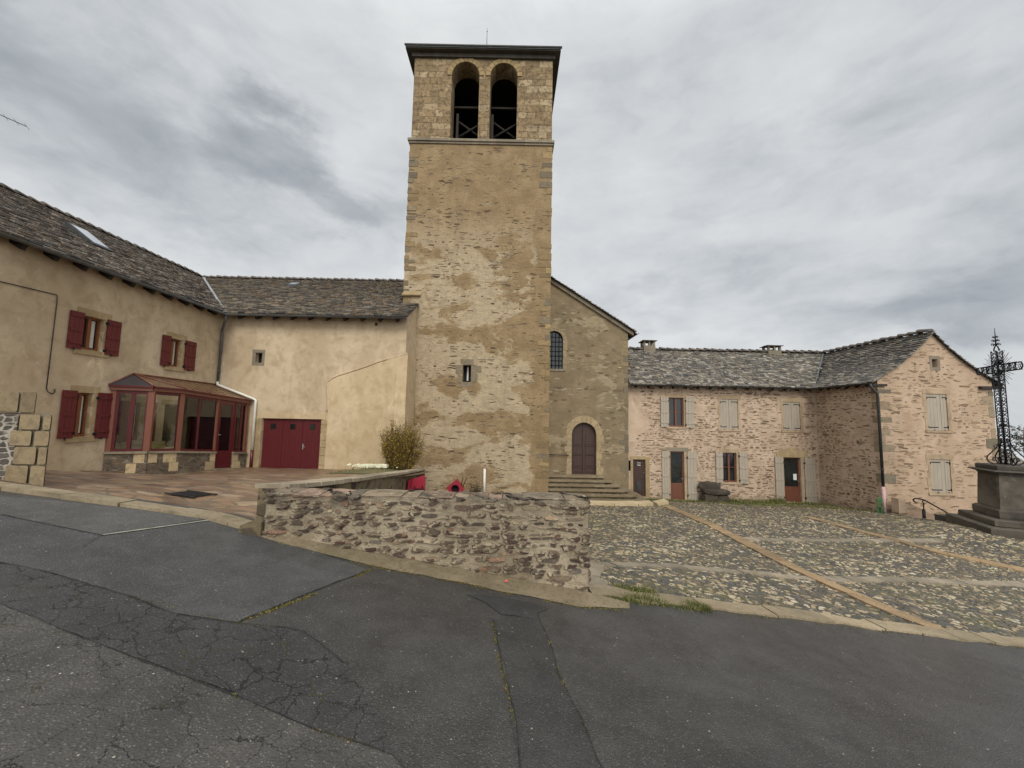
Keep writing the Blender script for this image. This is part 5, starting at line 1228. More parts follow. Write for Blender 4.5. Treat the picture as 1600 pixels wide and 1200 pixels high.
slates(roof, (2 * RX - xE, 0, zE), (0, -1, 0), (-cw, 0, sw_), lambda u, v: True, (-19, -VG), (0, LW - .05), .14, .22, 33, PALR, .024, .02, PRW)
rf = roof.build('roof', M['slate'], SH)
g = MB(); ridge_caps(g, (5.8, RY, RZ + .03), (RX, RY, RZ + .03), .12, .42, 5); ridge_caps(g, (RX, RY - .1, RZ + .03), (RX, VG + .14, RZ + .04), .12, .42, 6, .06); g.build('ridge', M['slate'], rf)
g = MB(); A, B = Vector((xE, yE, zE + .03)), Vector((RX - .1, RY - .1, RZ + .02)); pd = Vector((1, -1, 0)).normalized() * .035
g.hexa([A - pd - Vector((0, 0, .1)), A + pd - Vector((0, 0, .1)), B + pd - Vector((0, 0, .1)), B - pd - Vector((0, 0, .1)), A - pd, A + pd, B + pd, B - pd]); g.build('valley_flashing', M['zinc'], rf)
for (cx, cy, w_) in ((7.72, 21.7, .32), (14.8, 21.7, .36)):
    g = MB(); g.box(cx - w_, cx + w_, cy - .3, cy + .3, 5.0, 5.80 if cx < 10 else 5.66, None, .012)
    zt = 5.80 if cx < 10 else 5.66
    for (sx, sy) in ((-1, -1), (1, -1), (-1, 1), (1, 1), (0, -1)): g.box(cx + sx * (w_ - .05) - .05, cx + sx * (w_ - .05) + .05, cy + sy * .22 - .06, cy + sy * .22 + .06, zt + .002, zt + .25)
    ch = g.build('chimney', M['dressed_grey'], rf)
    g = MB(); g.mat = 0; g.box(cx - w_ - .09, cx + w_ + .09, cy - .38, cy + .38, zt + .252, zt + .29, None, .012); g.box(cx - w_ - .02, cx + w_ - .1, cy - .2, cy + .2, zt + .292, zt + .325, None, .012)
    g.build('chimney_cap', M['plinth'], rf)
rafters(SH, [(x, yE + .02, zE) for x in np.arange(6.2, 15, .62)], (1, 0, 0), (0, cm, sm_), .5, (.1, .13)); rafters(SH, [(xE + .02, y, zE) for y in np.arange(16.3, 18.9, .5)], (0, 1, 0), (cw, 0, sw_), .5, (.1, .13))
gutter(SH, (5.85, yE - .06, zE - .02), (xE + .05, yE - .06, zE - .04), M['zinc_dark'], .05); gutter(SH, (xE - .06, yE - .1, zE - .04), (xE - .06, VG, zE - .02), M['zinc_dark'], .05)
g = MB(); g.box(19.5, 20.42, 15.86, 15.98, 3.18, 3.30, None, .01); g.box(15.0, 15.6, 15.88, 15.98, 3.22, 3.31, None, .01); g.build('purlin_end', M['wood_old'], SH)
pipe(SH, [(14.9, 15.9, 3.3), (14.95, 15.9, 3.15), (15.2, 15.92, 2.9), (15.22, 15.93, 2.7), (15.22, 15.93, -.9)], .05, M['zinc_dark'], brackets=(2, .9, -.2)); pipe(SH, [(15.22, 15.93, -.9), (15.22, 15.93, -2.1)], .06, M['pink_pvc'])
quoins(SH, HG, 15.3, 1, -2.4, 3.1, QH, (.22, .4), (.22, .5), .008, seed=17, gap=.35); quoins(SH, HG, 20.1, -1, -2, 3.1, QH, (.3, .5), (.2, .5), .012, seed=18, gap=.35)

# ------------------------------------------------------------------ low walls
def dense_wall(name, A, B, thick, ztop, zbot, mat, step=.02, parent=None, ridge=.02):
    """closed shell on a fine grid, its face really displaced"""
    A, B = Vector(A), Vector(B); L = (B - A).length; t_ = (B - A).normalized(); n = Vector((t_.y, -t_.x, 0)); nu = int(L / step)
    g = MB(); g.smooth = True
    prof = []
    nz = 64; nt = max(4, int(thick / step))
    for j in range(nz + 1): prof.append((0, j / nz, 0))
    for j in range(1, nt + 1): prof.append((1, 1, j / nt))
    for j in range(1, nz + 1): prof.append((2, 1 - j / nz, 1))
    def fn(i, j):
        s_ = i / nu; p = A + (B - A) * s_; k, zz, tt = prof[j]; zt = ztop(s_) + ridge * mnoise.noise(Vector((p.x * 2.1, p.y * 2.1, 3))) ; zb = zbot(p.x, p.y)
        q = p - n * (tt * thick); z = zb + (zt - zb) * zz
        if k == 1: z += .012 * mnoise.noise(Vector((q.x * 6, q.y * 6, 0)))
        return (q.x, q.y, z)
    def fe(i, j):
        k = 8; e_ = 0
        if i < k: e_ = (k - i) / k; ii = 0
        elif i > nu + k: e_ = (i - nu - k) / k; ii = nu
        else: ii = i - k
        x, y, z = fn(ii, j)
        if e_:
            p = A + (B - A) * (ii / nu) - n * (.5 * thick); x += (p.x - x) * e_; y += (p.y - y) * e_
            x += .006 * e_ * (1 if ii else -1)
        return (x, y, z)
    g.grid(fe, nu + 16, len(prof) - 1)
    return g.build(name, mat, parent)
LWL = thing('low_wall', 'low rubble stone wall with dark weathered top at the edge of the road', 'wall', (-1, 4.5, 0))
dense_wall('masonry', (-2.78, 4.50, 0), (.88, 4.42, 0), .36, lambda s: .70 - .0 * s, lambda x, y: road_z(x, y) - .12, M['mortar_low'], .014, LWL)
g = MB(); LWF = lambda a, b, c: (a, 4.50 - .08 * (a + 2.78) / 3.66 - b, c)
PL = [S(98, 82, 66), S(118, 100, 80), S(82, 70, 58), S(136, 114, 90), S(104, 84, 70), S(146, 130, 106), S(122, 92, 72), S(92, 82, 72), S(158, 142, 118)]
laid_stones(g, LWF, -2.78, .88, -.45, .69, lambda u, z: -2.77 < u < .87 and road_z(u, 4.45) + .03 < z < .685, PL, (.045, .11), (.07, .34), 33, .88, (.008, .028), (.008, .04), 1.6, thin=(.6, 1.05), edge=.2, var=.35)
laid_stones(g, lambda a, b, c: (.885 + b, 4.42 + a, c), 0.01, .36, -.2, .69, lambda u, z: .01 < u < .35 and z < .68 and z > road_z(.88, 4.45) + .02, PL, (.05, .11), (.08, .26), 34, .85, (.006, .02), (.015, .05), 1.6, edge=.2)
g.build('stone_face', M['st_low'], LWL)
g = MB(); rg = random.Random(9); x = -2.8
while x < .9:
    w_ = min(rg.uniform(.16, .5), .90 - x); hgt = rg.uniform(.016, .034)
    a = len(g.v); nx = max(2, int(w_ / .05)); g.col = tint([S(140, 124, 102), S(150, 126, 106), S(122, 110, 92)][rg.randrange(3)], rg.uniform(.65, 1.1)); zt = .712 + rg.uniform(-.012, .012); f0 = 4.455 - .02 * (x + 2.8) / 3.7; jj = rg.uniform(-.004, .05)
    for i in range(nx):
        xa, xb = x + .006 + (w_ - .012) * i / nx, x + .006 + (w_ - .012) * (i + 1) / nx
        F = lambda xx, s_: f0 + jj + .045 * mnoise.noise(Vector((xx * 4, s_, 2))); Z = lambda xx, yy: zt + .014 * mnoise.noise(Vector((xx * 5, yy * 5, 1)))
        g.poly([(xa, F(xa, 0), Z(xa, 0) - .0), (xb, F(xb, 0), Z(xb, 0)), (xb, 4.66, Z(xb, .2) + .012), (xa, 4.66, Z(xa, .2) + .012)]); g.poly([(xa, 4.66, Z(xa, .2) + .012), (xb, 4.66, Z(xb, .2) + .012), (xb, 4.86, Z(xb, .4)), (xa, 4.86, Z(xa, .4))])
        g.poly([(xa, F(xa, 0) + .015, zt - hgt), (xb, F(xb, 0) + .015, zt - hgt), (xb, F(xb, 0), Z(xb, 0)), (xa, F(xa, 0), Z(xa, 0))]); g.poly([(xb, 4.86, zt - hgt), (xa, 4.86, zt - hgt), (xa, 4.86, Z(xa, .4)), (xb, 4.86, Z(xb, .4))])
        if i in (0, nx - 1):
            xe = xa if i == 0 else xb; g.poly([(xe, F(xe, 0) + .015, zt - hgt), (xe, F(xe, 0), Z(xe, 0)), (xe, 4.66, Z(xe, .2) + .012), (xe, 4.86, Z(xe, .4)), (xe, 4.86, zt - hgt)])
    x += w_
g.build('coping', mat_vcol('lichened coping stone', .95, 1., 26, amt=.7, dark=S(50, 44, 37), lichen=(S(186, 172, 148), 7., .58)), LWL)
RWL = thing('retaining_wall', 'dark mossy retaining wall running from the low wall back to the bush', 'wall', (-3.2, 10, 0))
def rw(s_, e_, z):
    p = Vector((-2.92, 4.86, 0)).lerp(Vector((-3.62, 15.9, 0)), s_); return (p.x + e_, p.y, z)
rt = lambda s_: .70 - 1.30 * s_ ** .92
g = MB()
for k in range(40):
    a, b = k / 40, (k + 1) / 40; g.hexa([rw(a, .14, -3), rw(b, .14, -3), rw(b, -.2, -3), rw(a, -.2, -3), rw(a, .14, rt(a)), rw(b, .14, rt(b)), rw(b, -.2, rt(b)), rw(a, -.2, rt(a))])
g.build('masonry', M['retain'], RWL)
g = MB()
for k in range(24):
    a, b = k / 24 + .001, (k + 1) / 24 - .001; o1 = random.uniform(-.02, .03); o2 = random.uniform(0, .015)
    g.hexa([rw(a, .18 + o1, rt(a) + .002), rw(b, .18 + o1, rt(b) + .002), rw(b, -.25, rt(b) + .002), rw(a, -.25, rt(a) + .002), rw(a, .18 + o1, rt(a) + .055 + o2), rw(b, .18 + o1, rt(b) + .055 + o2), rw(b, -.25, rt(b) + .055 + o2), rw(a, -.25, rt(a) + .055 + o2)])
g.build('coping', M['coping'], RWL)
g = MB(); g.prism([(-3.06, .16), (-2.80, .16), (-2.80, .40), (-2.9, .42), (-3.04, .36)], lambda a, d, b: (a, d, b), 4.46, 4.75); g.build('kerb_stone', M['retain'], label='small mossy stone block at the left foot of the low wall', category='stone')

# pier of the garden wall at far left
GP = thing('garden_wall', 'cut stone end pier of a garden wall at the left edge of the road', 'wall', (-6.2, 5.1, .7))
PF = lambda a, b, c: (a + min(0, b) * 1.3, 5 - b, c)      # the end of the wall is cut at a slant
g = MB(); rg = random.Random(12)
for (a, b, c, d) in ((-6.90, -6.68, 1.58, 1.845), (-6.65, -6.38, 1.58, 1.84), (-6.345, -6.155, 1.58, 1.84), (-6.32, -6.06, 1.36, 1.55), (-6.02, -5.925, 1.36, 1.55), (-6.42, -6.15, 1.155, 1.34), (-6.11, -5.925, 1.155, 1.34), (-6.34, -6.06, .92, 1.135), (-6.03, -5.925, .92, 1.135), (-6.42, -6.14, .6, .90), (-6.11, -5.925, .6, .90)):
    cc = tint(S(146, 128, 98), rg.uniform(.85, 1.1)); g.col = cc if c < 1.5 else tuple(x * .8 for x in cc)
    bb = [(a, b)]; g.prism([(a + .012, c), (b - .012, c), (b, c + .02), (b, d - .02), (b - .012, d), (a + .012, d), (a, d - .02), (a, c + .02)], PF, .02 + rg.uniform(0, .012), -.5)
g.build('pier_block', M['stonecol'], GP)
g = MB(); g.box(-6.9, -6.175, -.48, -.0, 1.57, 1.835, PF); g.box(-10, -5.94, -.47, -.005, .2, 1.555, PF); g.build('mortar_core', M['dressed_grey'], GP)
g = MB(); F5 = lambda i, j: (-10 + i * (3.64) / 90, 4.985 + .0, .25 + j * 1.3 / 34); g.smooth = True; g.grid(F5, 90, 34); g.build('rubble', M['rubble_pale'], GP)

# ------------------------------------------------------------------ wayside cross
cx, cy = 15.95, 12.5
WC = thing('wayside_cross', 'black openwork iron cross on a dark stone pedestal at the right edge', 'cross', (cx, cy, -1.55))
D = Vector((-.38, -.925, 0)).normalized(); Nn = Vector((D.y, -D.x, 0))
X_ = lambda a, b, c: tuple(Vector((cx, cy, 0)) + D * a + Nn * b + Vector((0, 0, c)))
def lattice(g, f, L0, L1, hw, hd, mod=.17):
    """box lattice along t: f(t, a, b); hw/hd are half sizes"""
    for a in (-hw, hw):
        for b in (-hd, hd): g.tube([f(L0, a, b), f(L1, a, b)], .015, 5)
    n_ = max(1, int((L1 - L0) / mod)); m_ = (L1 - L0) / n_
    for k in range(n_):
        t0 = L0 + m_ * k; tc = t0 + m_ / 2
        for (w_, h_) in ((0, 1), (1, 0)):
            for sgn in (-1, 1):
                q = (lambda t, s_: f(t, s_ * hw, sgn * hd)) if w_ == 0 else (lambda t, s_: f(t, sgn * hw, s_ * hd))
                if k % 2 == 0:
                    g.tube([q(tc + .42 * m_ * math.cos(a), .55 * math.sin(a)) for a in [2 * math.pi * i / 10 for i in range(11)]], .009, 4, False)
                    g.tube([q(t0 + .05 * m_, 0), q(t0 + .02 * m_, 1)], .010, 4); g.tube([q(t0 + .05 * m_, 0), q(t0 + .02 * m_, -1)], .010, 4)
                else:
                    g.tube([q(t0, -1), q(t0 + m_, 1)], .009, 4); g.tube([q(t0, 1), q(t0 + m_, -1)], .009, 4)
g = MB(); lattice(g, lambda t, a, b: X_(a, b, t), .44, 4.12, .105, .075, .165)
g.tube([X_(.105 * math.cos(a), .0, 4.12 + .17 * math.sin(a)) for a in [math.pi * i / 12 for i in range(13)]], .018, 5)
g.build('cross_shaft', M['iron'], WC)
for sg in (1, -1):
    g = MB(); lattice(g, lambda t, a, b: X_(sg * t, b, 3.53 + a), .12, .84, .115, .055, .12)
    g.tube([X_(sg * (.84 + .115 * math.sin(a)), 0, 3.53 + .115 * math.cos(a)) for a in [math.pi * i / 10 for i in range(11)]], .018, 5)
    g.build('cross_arm', M['iron'], WC)
g = MB()
for k in range(44):
    a = 2 * math.pi * k / 44 + .05
    if abs(math.sin(2 * a)) < .42: continue
    r1 = .66 if k % 2 else .54; g.tube([X_(.16 * math.cos(a), 0, 3.53 + .16 * math.sin(a)), X_(r1 * math.cos(a), 0, 3.53 + r1 * math.sin(a))], [.011, .007], 4)
g.build('ray_burst', M['iron'], WC)
g = MB(); g.tube([X_(0, 0, 4.28), X_(0, 0, 4.6), X_(0, 0, 4.9)], [.02, .014, .005], 6)
for zz, r_ in ((4.33, .09), (4.46, .075), (4.58, .055)):
    for (a, b) in ((1, 0), (-1, 0), (0, 1), (0, -1)):
        g.tube([X_(a * r_ * s_, b * r_ * s_, zz + h * r_) for s_, h in ((0, -.3), (.5, .1), (1, .5), (1.25, .1), (1.1, -.25), (.9, 0))], .011, 5)
g.build('finial', M['iron'], WC)
for (a, b) in ((1, 0), (-1, 0), (0, 1), (0, -1)):
    g = MB(); pr = [(.11, 1.25), (.14, 1.1), (.2, .95), (.32, .8), (.42, .68), (.44, .58), (.38, .48), (.28, .43), (.2, .46), (.16, .55), (.2, .64), (.28, .64), (.31, .57), (.26, .53)]
    g.tube([X_(a * r_, b * r_, z) for r_, z in pr], .017, 6); g.tube([X_(a * r_, b * r_, z) for r_, z in ((.11, 1.02), (.2, 1.06), (.26, 1.0), (.22, .94))], .011, 5)
    g.build('scroll_foot', M['iron'], WC)
def slab(name, hw, z0, z1, mat, bev=.03, jit=.006, hb=None, seed=1):
    g = MB(); hb = hw if hb is None else hb; b = min(bev, (z1 - z0) / 3)
    rings = [(hb - b * .3, z0), (hb, z0 + b), (hw, z1 - b), (hw - b, z1)]
    L = []
    for (h, z) in rings:
        L.append([tuple(Vector(X_(s_ * h, t_ * h, z)) + Vector((random.uniform(-jit, jit), random.uniform(-jit, jit), 0))) for s_, t_ in ((-1, -1), (1, -1), (1, 1), (-1, 1))])
    base = len(g.v)
    for r_ in L: g.v += r_
    for i in range(3):
        for k in range(4): g.face((base + i * 4 + k, base + i * 4 + (k + 1) % 4, base + i * 4 + 4 + (k + 1) % 4, base + i * 4 + 4 + k))
    g.face([base + k for k in (3, 2, 1, 0)]); g.face([base + 12 + k for k in range(4)])
    return g.build(name, mat, WC)
slab('top_slab', .48, .27, .42, M['plinth']); slab('cornice', .62, .12, .268, M['plinth'], .04, .006, .47)
slab('pedestal', .45, -.92, .118, mat_plaster('streaked pedestal stone', S(84, 78, 68), S(122, 114, 100), S(44, 40, 35), .9), .02, .004, .49)
slab('plinth', .58, -1.22, -.922, M['plinth'], .06); slab('step', .82, -1.42, -1.222, M['plinth'], .03, .015); slab('step', 1.03, -1.9, -1.422, M['plinth'], .03, .02)
g = MB(); g.box(15.9, 17.6, 14.1, 14.7, -2.6, -1.66, None, .03); g.build('stone_slab', M['plinth'], label='dark low stone slab behind the cross pedestal steps', category='slab')

# stair parapet and handrail by the gable
g = MB(); g.prism([(15.33, -3), (16.9, -3), (16.9, -1.98), (16.4, -1.75), (15.9, -1.5), (15.33, -1.28)], lambda a, d, b: (a, d, b), 15.45, 15.75); g.build('stair_parapet', M['rubble_gable'], label='short sloping stone parapet at the foot of the gable', category='parapet')
HR = thing('handrail', 'bent iron handrail with curled end beside the gable steps', 'handrail', (15.9, 15.1, -2))
g = MB(); g.tube([(15.66, 15.1, -1.34), (15.58, 15.1, -1.30), (15.55, 15.1, -1.24), (15.62, 15.1, -1.19), (15.8, 15.1, -1.19), (16.0, 15.1, -1.25), (17.0, 15.1, -1.80)], .026, 8); g.build('rail', M['iron'], HR)
g = MB(); g.tube([(15.93, 15.1, -2.3), (15.93, 15.1, -1.6)], .05, 8); g.tube([(15.93, 15.1, -1.6), (15.95, 15.1, -1.38), (15.9, 15.1, -1.30), (15.98, 15.1, -1.25)], .02, 6); g.build('post', M['iron'], HR)
ribbon('kerb', [(15.2, 15.85), (15.0, 14.8), (14.8, 13.6)], .22, sq, .02, M['band_grey'])
# hose reel on the house corner
HS = MB()
for k in range(5): HS.tube([(14.98 + .05 * k * .3 + .09 * math.cos(a) , 15.88 + .012 * k, -1.68 + .34 * math.sin(a)) for a in [2 * math.pi * i / 16 for i in range(17)]], .016, 6)
HS.build('garden_hose', M['hose'], label='green garden hose coiled beside the downpipe of the stone house', category='hose')

# ------------------------------------------------------------------ bench of rock, slab, red things, grate
SB = thing('stone_bench', 'dark rough stone bench against the stone house between the doors', 'bench', (9.9, 18.9, -2.25))
def rock(name, c, s_, mat, parent, seed, n_=14, flat=.6):
    g = MB(); g.smooth = True
    def fn(i, j):
        a = 2 * math.pi * i / (2 * n_); b = math.pi * j / n_; d = Vector((math.sin(b) * math.cos(a), math.sin(b) * math.sin(a), math.cos(b)))
        sgn = lambda v: math.copysign(abs(v) ** flat, v); k = 1 + .16 * mnoise.noise(d * 1.7 + Vector((seed, 0, 0))) + .07 * mnoise.noise(d * 5 + Vector((0, seed, 0)))
        return (c[0] + s_[0] * sgn(d.x) * k, c[1] + s_[1] * sgn(d.y) * k, c[2] + s_[2] * sgn(d.z) * k)
    g.grid(fn, 2 * n_, n_); return g.build(name, mat, parent)
rkm = mat_rubble('dark lichened rock', S(60, 53, 43), S(80, 71, 56), [S(48, 43, 36), S(66, 58, 46)], (3, 6), .5, (.05, .14), False, .8, .04)
rock('seat', (9.9, 18.82, -1.76), (.64, .34, .12), rkm, SB, 3); rock('back', (9.75, 19.1, -1.55), (.52, .16, .2), rkm, SB, 5); rock('foot', (9.62, 18.85, -2.07), (.36, .30, .27), rkm, SB, 8); rock('foot', (10.15, 18.85, -2.1), (.34, .28, .27), rkm, SB, 9)
g = MB(); pts = [(3.2, 15.75), (4.2, 15.72), (5.2, 15.85), (6.1, 16.2), (6.8, 16.75)]
for k in range(len(pts) - 1):
    a, b = pts[k], pts[k + 1]
    if k == 2: b = (b[0] - .18, b[1] - .06)
    z = max(sq(*a), sq(*b)) + .07; g.hexa([(a[0] + .01, a[1], z - .2), (b[0] - .01, b[1], z - .2), (b[0] - .05, b[1] + .42, z - .2), (a[0] - .05, a[1] + .42, z - .2), (a[0] + .01, a[1], z), (b[0] - .01, b[1], z), (b[0] - .05, b[1] + .42, z + .01), (a[0] - .05, a[1] + .42, z + .01)])
struct(g, 'stone_edging', M['dressed_pale'])

RP = thing('red_planter', 'upright red metal panel box with dark cut-outs in front of the retaining wall', 'garden ornament', (-2.95, 12.4, -1.4))
g = MB(); g.box(-3.19, -3.16, 12.2, 12.6, -1.5, -.40); g.prism([(-3.155, -1.5), (-2.72, -1.5), (-2.72, -.34), (-2.80, -.30), (-3.155, -.42)], lambda a, d, b: (a, d, b), 12.55, 12.59); g.prism([(-2.71, -1.5), (-2.5, -1.5), (-2.34, -.70), (-2.5, -.80), (-2.71, -.82)], lambda a, d, b: (a, d, b), 12.2, 12.55)
g.build('panel', M['pinkred'], RP)
rg = random.Random(2)
for k in range(7):
    a = Vector((-3.09 + .05 * k, 12.54, -.85 + rg.uniform(0, .08))); g = MB(); g.tube([a, a + Vector((.04, 0, rg.uniform(.06, .16))), a + Vector((.07, 0, rg.uniform(-.02, .08)))], .016, 4); g.build('cutout', M['black'], RP)
RD = thing('red_box', 'tilted square red box with a dark round hollow at the tower foot', 'garden ornament', (-2.4, 16.6, -1.9))
c_ = Vector((-2.32, 16.6, -1.46)); an = rad(40); E1 = Vector((math.cos(an), 0, math.sin(an))); E2 = Vector((-math.sin(an), 0, math.cos(an)))
RQ = lambda a, d, b: tuple(c_ + E1 * a + E2 * b + Vector((0, d, 0)))
g = MB(); n_ = 20; sqp = []
circ = [(.17 * math.cos(2 * math.pi * k / n_), .17 * math.sin(2 * math.pi * k / n_)) for k in range(n_)]
facade(g, lambda a, d, b: RQ(a, -d, b), rect(-.27, .27, -.27, .27), [circ], .3)
for a, b in zip(rect(-.27, .27, -.27, .27), rect(-.27, .27, -.27, .27)[1:] + [(-.27, -.27)]): g.poly([RQ(a[0], 0, a[1]), RQ(b[0], 0, b[1]), RQ(b[0], .35, b[1]), RQ(a[0], .35, a[1])])
g.prism([(-2.5, -1.95), (-2.35, -1.75), (-2.8, -1.72), (-2.9, -1.8)], lambda a, d, b: (a, d, b), 16.6, 16.9)
g.build('panel', M['pinkred'], RD)
g = MB(); g.poly([RQ(a, .2, b) for a, b in circ]); g.tube([RQ(.12 * math.cos(t_), .1, .12 * math.sin(t_)) for t_ in [k * .6 for k in range(12)]], .015, 5); g.build('hollow', M['shade_dark'], RD)
g = MB(); g.tube([(-2.1, 16.75, -1.4), (-2.02, 16.75, -.98)], .022, 5); g.tube([(-2.05, 16.75, -1.45), (-1.86, 16.75, -1.0)], .022, 5); g.build('handle', M['wood_dark'], RD)
g = MB(); zg = lambda x, y: ct(x, y) + .02
for k in range(12): x = -4.86 + .03 * k; g.box(x, x + .017, 5.6, 5.95, -.0, .012, lambda a, b, c: (a, b, zg(a, b) + c))
g.box(-4.9, -4.46, 5.56, 5.6, 0, .014, lambda a, b, c: (a, b, zg(a, b) + c)); g.box(-4.9, -4.46, 5.95, 5.99, 0, .014, lambda a, b, c: (a, b, zg(a, b) + c))
g.build('drain_grate', M['iron'], label='rectangular iron drain grate set in the brown flagstones', category='drain')
g = MB(); p = (-.02, 4.30); g.poly([(p[0] - .024, p[1] - .006, road_z(*p) + .052), (p[0], p[1] - .02, road_z(*p) + .046), (p[0] + .026, p[1], road_z(*p) + .056), (p[0] + .004, p[1] + .02, road_z(*p) + .062)]); g.build('fallen_leaf', M['leafred'], label='single pink fallen leaf on the concrete below the low wall', category='leaf')

# ------------------------------------------------------------------ vegetation
def blades(g, pts, hr, wr, cols, zf, per=1, spread=.05, rg=random):
    for (x, y) in pts:
        vg = .55 + .9 * max(0, mnoise.noise(Vector((x * 2.7, y * 2.7, 9))) + .25)
        for _ in range(per):
            a = rg.uniform(0, 6.28); h = rg.uniform(*hr) * vg * rg.choice((.5, .8, 1, 1)); w_ = rg.uniform(*wr); px, py = x + rg.gauss(0, spread), y + rg.gauss(0, spread); z = zf(px, py) - .01
            ln = rg.uniform(.1, .7) * h; dx, dy = math.cos(a), math.sin(a); c = cols[rg.randrange(len(cols))]; k = rg.uniform(.7, 1.25); g.col = tuple(q * k for q in c)
            b = len(g.v); g.v += [(px - dy * w_, py + dx * w_, z), (px + dy * w_, py - dx * w_, z), (px + dy * w_ * .6 + dx * ln * .4, py - dx * w_ * .6 + dy * ln * .4, z + h * .6), (px - dy * w_ * .6 + dx * ln * .4, py + dx * w_ * .6 + dy * ln * .4, z + h * .6), (px + dx * ln, py + dy * ln, z + h)]
            g.face((b, b + 1, b + 2, b + 3)); g.face((b + 3, b + 2, b + 4))
GC = [S(84, 98, 44), S(102, 112, 54), S(70, 84, 38), S(128, 124, 70), S(146, 134, 88)]
rg = random.Random(3); g = MB()
def scatter(n_, x0, x1, yc, hw):
    out = []
    while len(out) < n_:
        x = rg.uniform(x0, x1); out.append((x, yc(x) + rg.gauss(0, hw)))
    return out
gz = lambda x, y: max(road_z(x, y), sq(x, y))
blades(g, scatter(2600, 1.05, 2.35, lambda x: edge(x) + .02, .05), (.02, .075), (.002, .004), GC, gz, 2, .02, rg)
blades(g, scatter(900, 1.3, 1.8, lambda x: 4.85, .08), (.02, .07), (.002, .004), GC, gz, 2, .03, rg)
blades(g, scatter(500, 1.5, 3.6, lambda x: 5.1 + .1 * math.sin(x * 4), .22), (.015, .05), (.002, .004), GC, gz, 1, .03, rg)
blades(g, [(x, y) for x, y in ((rg.uniform(1.2, 9), rg.uniform(4.8, 11)) for _ in range(2600)) if mnoise.noise(Vector((x * .8, y * .8, 2))) > .12 and y > edge(x) + .3], (.012, .035), (.003, .006), GC, lambda a, b: sq(a, b) + .005, 1, .03, rg)
stuff(g, 'grass', M['leaf'], 'green grass tuft along the kerb of the cobbled square', 'grass')
g = MB()
blades(g, scatter(2600, 6.5, 15.1, lambda x: 18.75 - .02 * x, .22), (.04, .14), (.005, .010), GC, sq, 2, .05, rg)
blades(g, scatter(900, 9.4, 13.4, lambda x: 19.05, .08), (.1, .30), (.006, .012), GC, sq, 2, .05, rg)
blades(g, scatter(1500, 10, 15.2, lambda x: 18.0 - .25 * (x - 10), .35), (.03, .09), (.005, .010), GC, sq, 2, .05, rg)
blades(g, scatter(900, 2.5, 6.9, lambda x: 17.0, .35), (.03, .08), (.005, .010), GC, sq, 2, .05, rg)
blades(g, scatter(500, -4, 1.6, lambda x: 17.2, .25), (.05, .2), (.005, .010), GC, sq, 2, .05, rg)
stuff(g, 'grass', M['leaf'], 'strip of grass at the foot of the stone house and church steps', 'grass')
MC = [S(104, 100, 44), S(126, 112, 52), S(84, 90, 36), S(142, 118, 64)]
g = MB()
def seam(pts, n_, hw=.010, gap=.5):
    P = wob(pts, .015, .03, False)
    for _ in range(n_):
        i = rg.randrange(len(P) - 1); t_ = rg.random(); x = P[i][0] + (P[i + 1][0] - P[i][0]) * t_; y = P[i][1] + (P[i + 1][1] - P[i][1]) * t_
        if mnoise.noise(Vector((x * 3, y * 3, 5))) < gap - .5: continue
        blades(g, [(x + rg.gauss(0, hw), y + rg.gauss(0, hw))], (.004, .014), (.004, .009), MC, lambda a, b: road_z(a, b) + .012, 1, .004, rg)
seam([(-1.42, 4.1), (-1.6, 3.5), (-1.89, 2.82)], 900, .012, .35); seam([(-.13, 3.45), (.0, 2.7), (.08, 2.08)], 420, .007, .45); seam([(.31, 3.7), (.37, 3.0), (.51, 2.16)], 420, .006, .5); seam([(-1.48, 2.2), (-.92, 2.06), (-.54, 2.0), (-.3, 1.85)], 700, .007, .45)
seam([(-2.57, 4.39), (-1.44, 4.19), (-.62, 4.17), (.04, 4.12), (.69, 4.08), (1.2, 4.2)], 1300, .015, .45); seam([(1.2, 4.42), (4.5, 4.92), (6.7, 5.22)], 900, .02, .5); seam([(-2.74, 2.9), (-1.89, 2.82), (-1.45, 2.85), (-1.2, 2.6)], 260, .008, .5)
stuff(g, 'moss', M['leaf'], 'yellow green moss growing in the seams of the asphalt', 'moss')

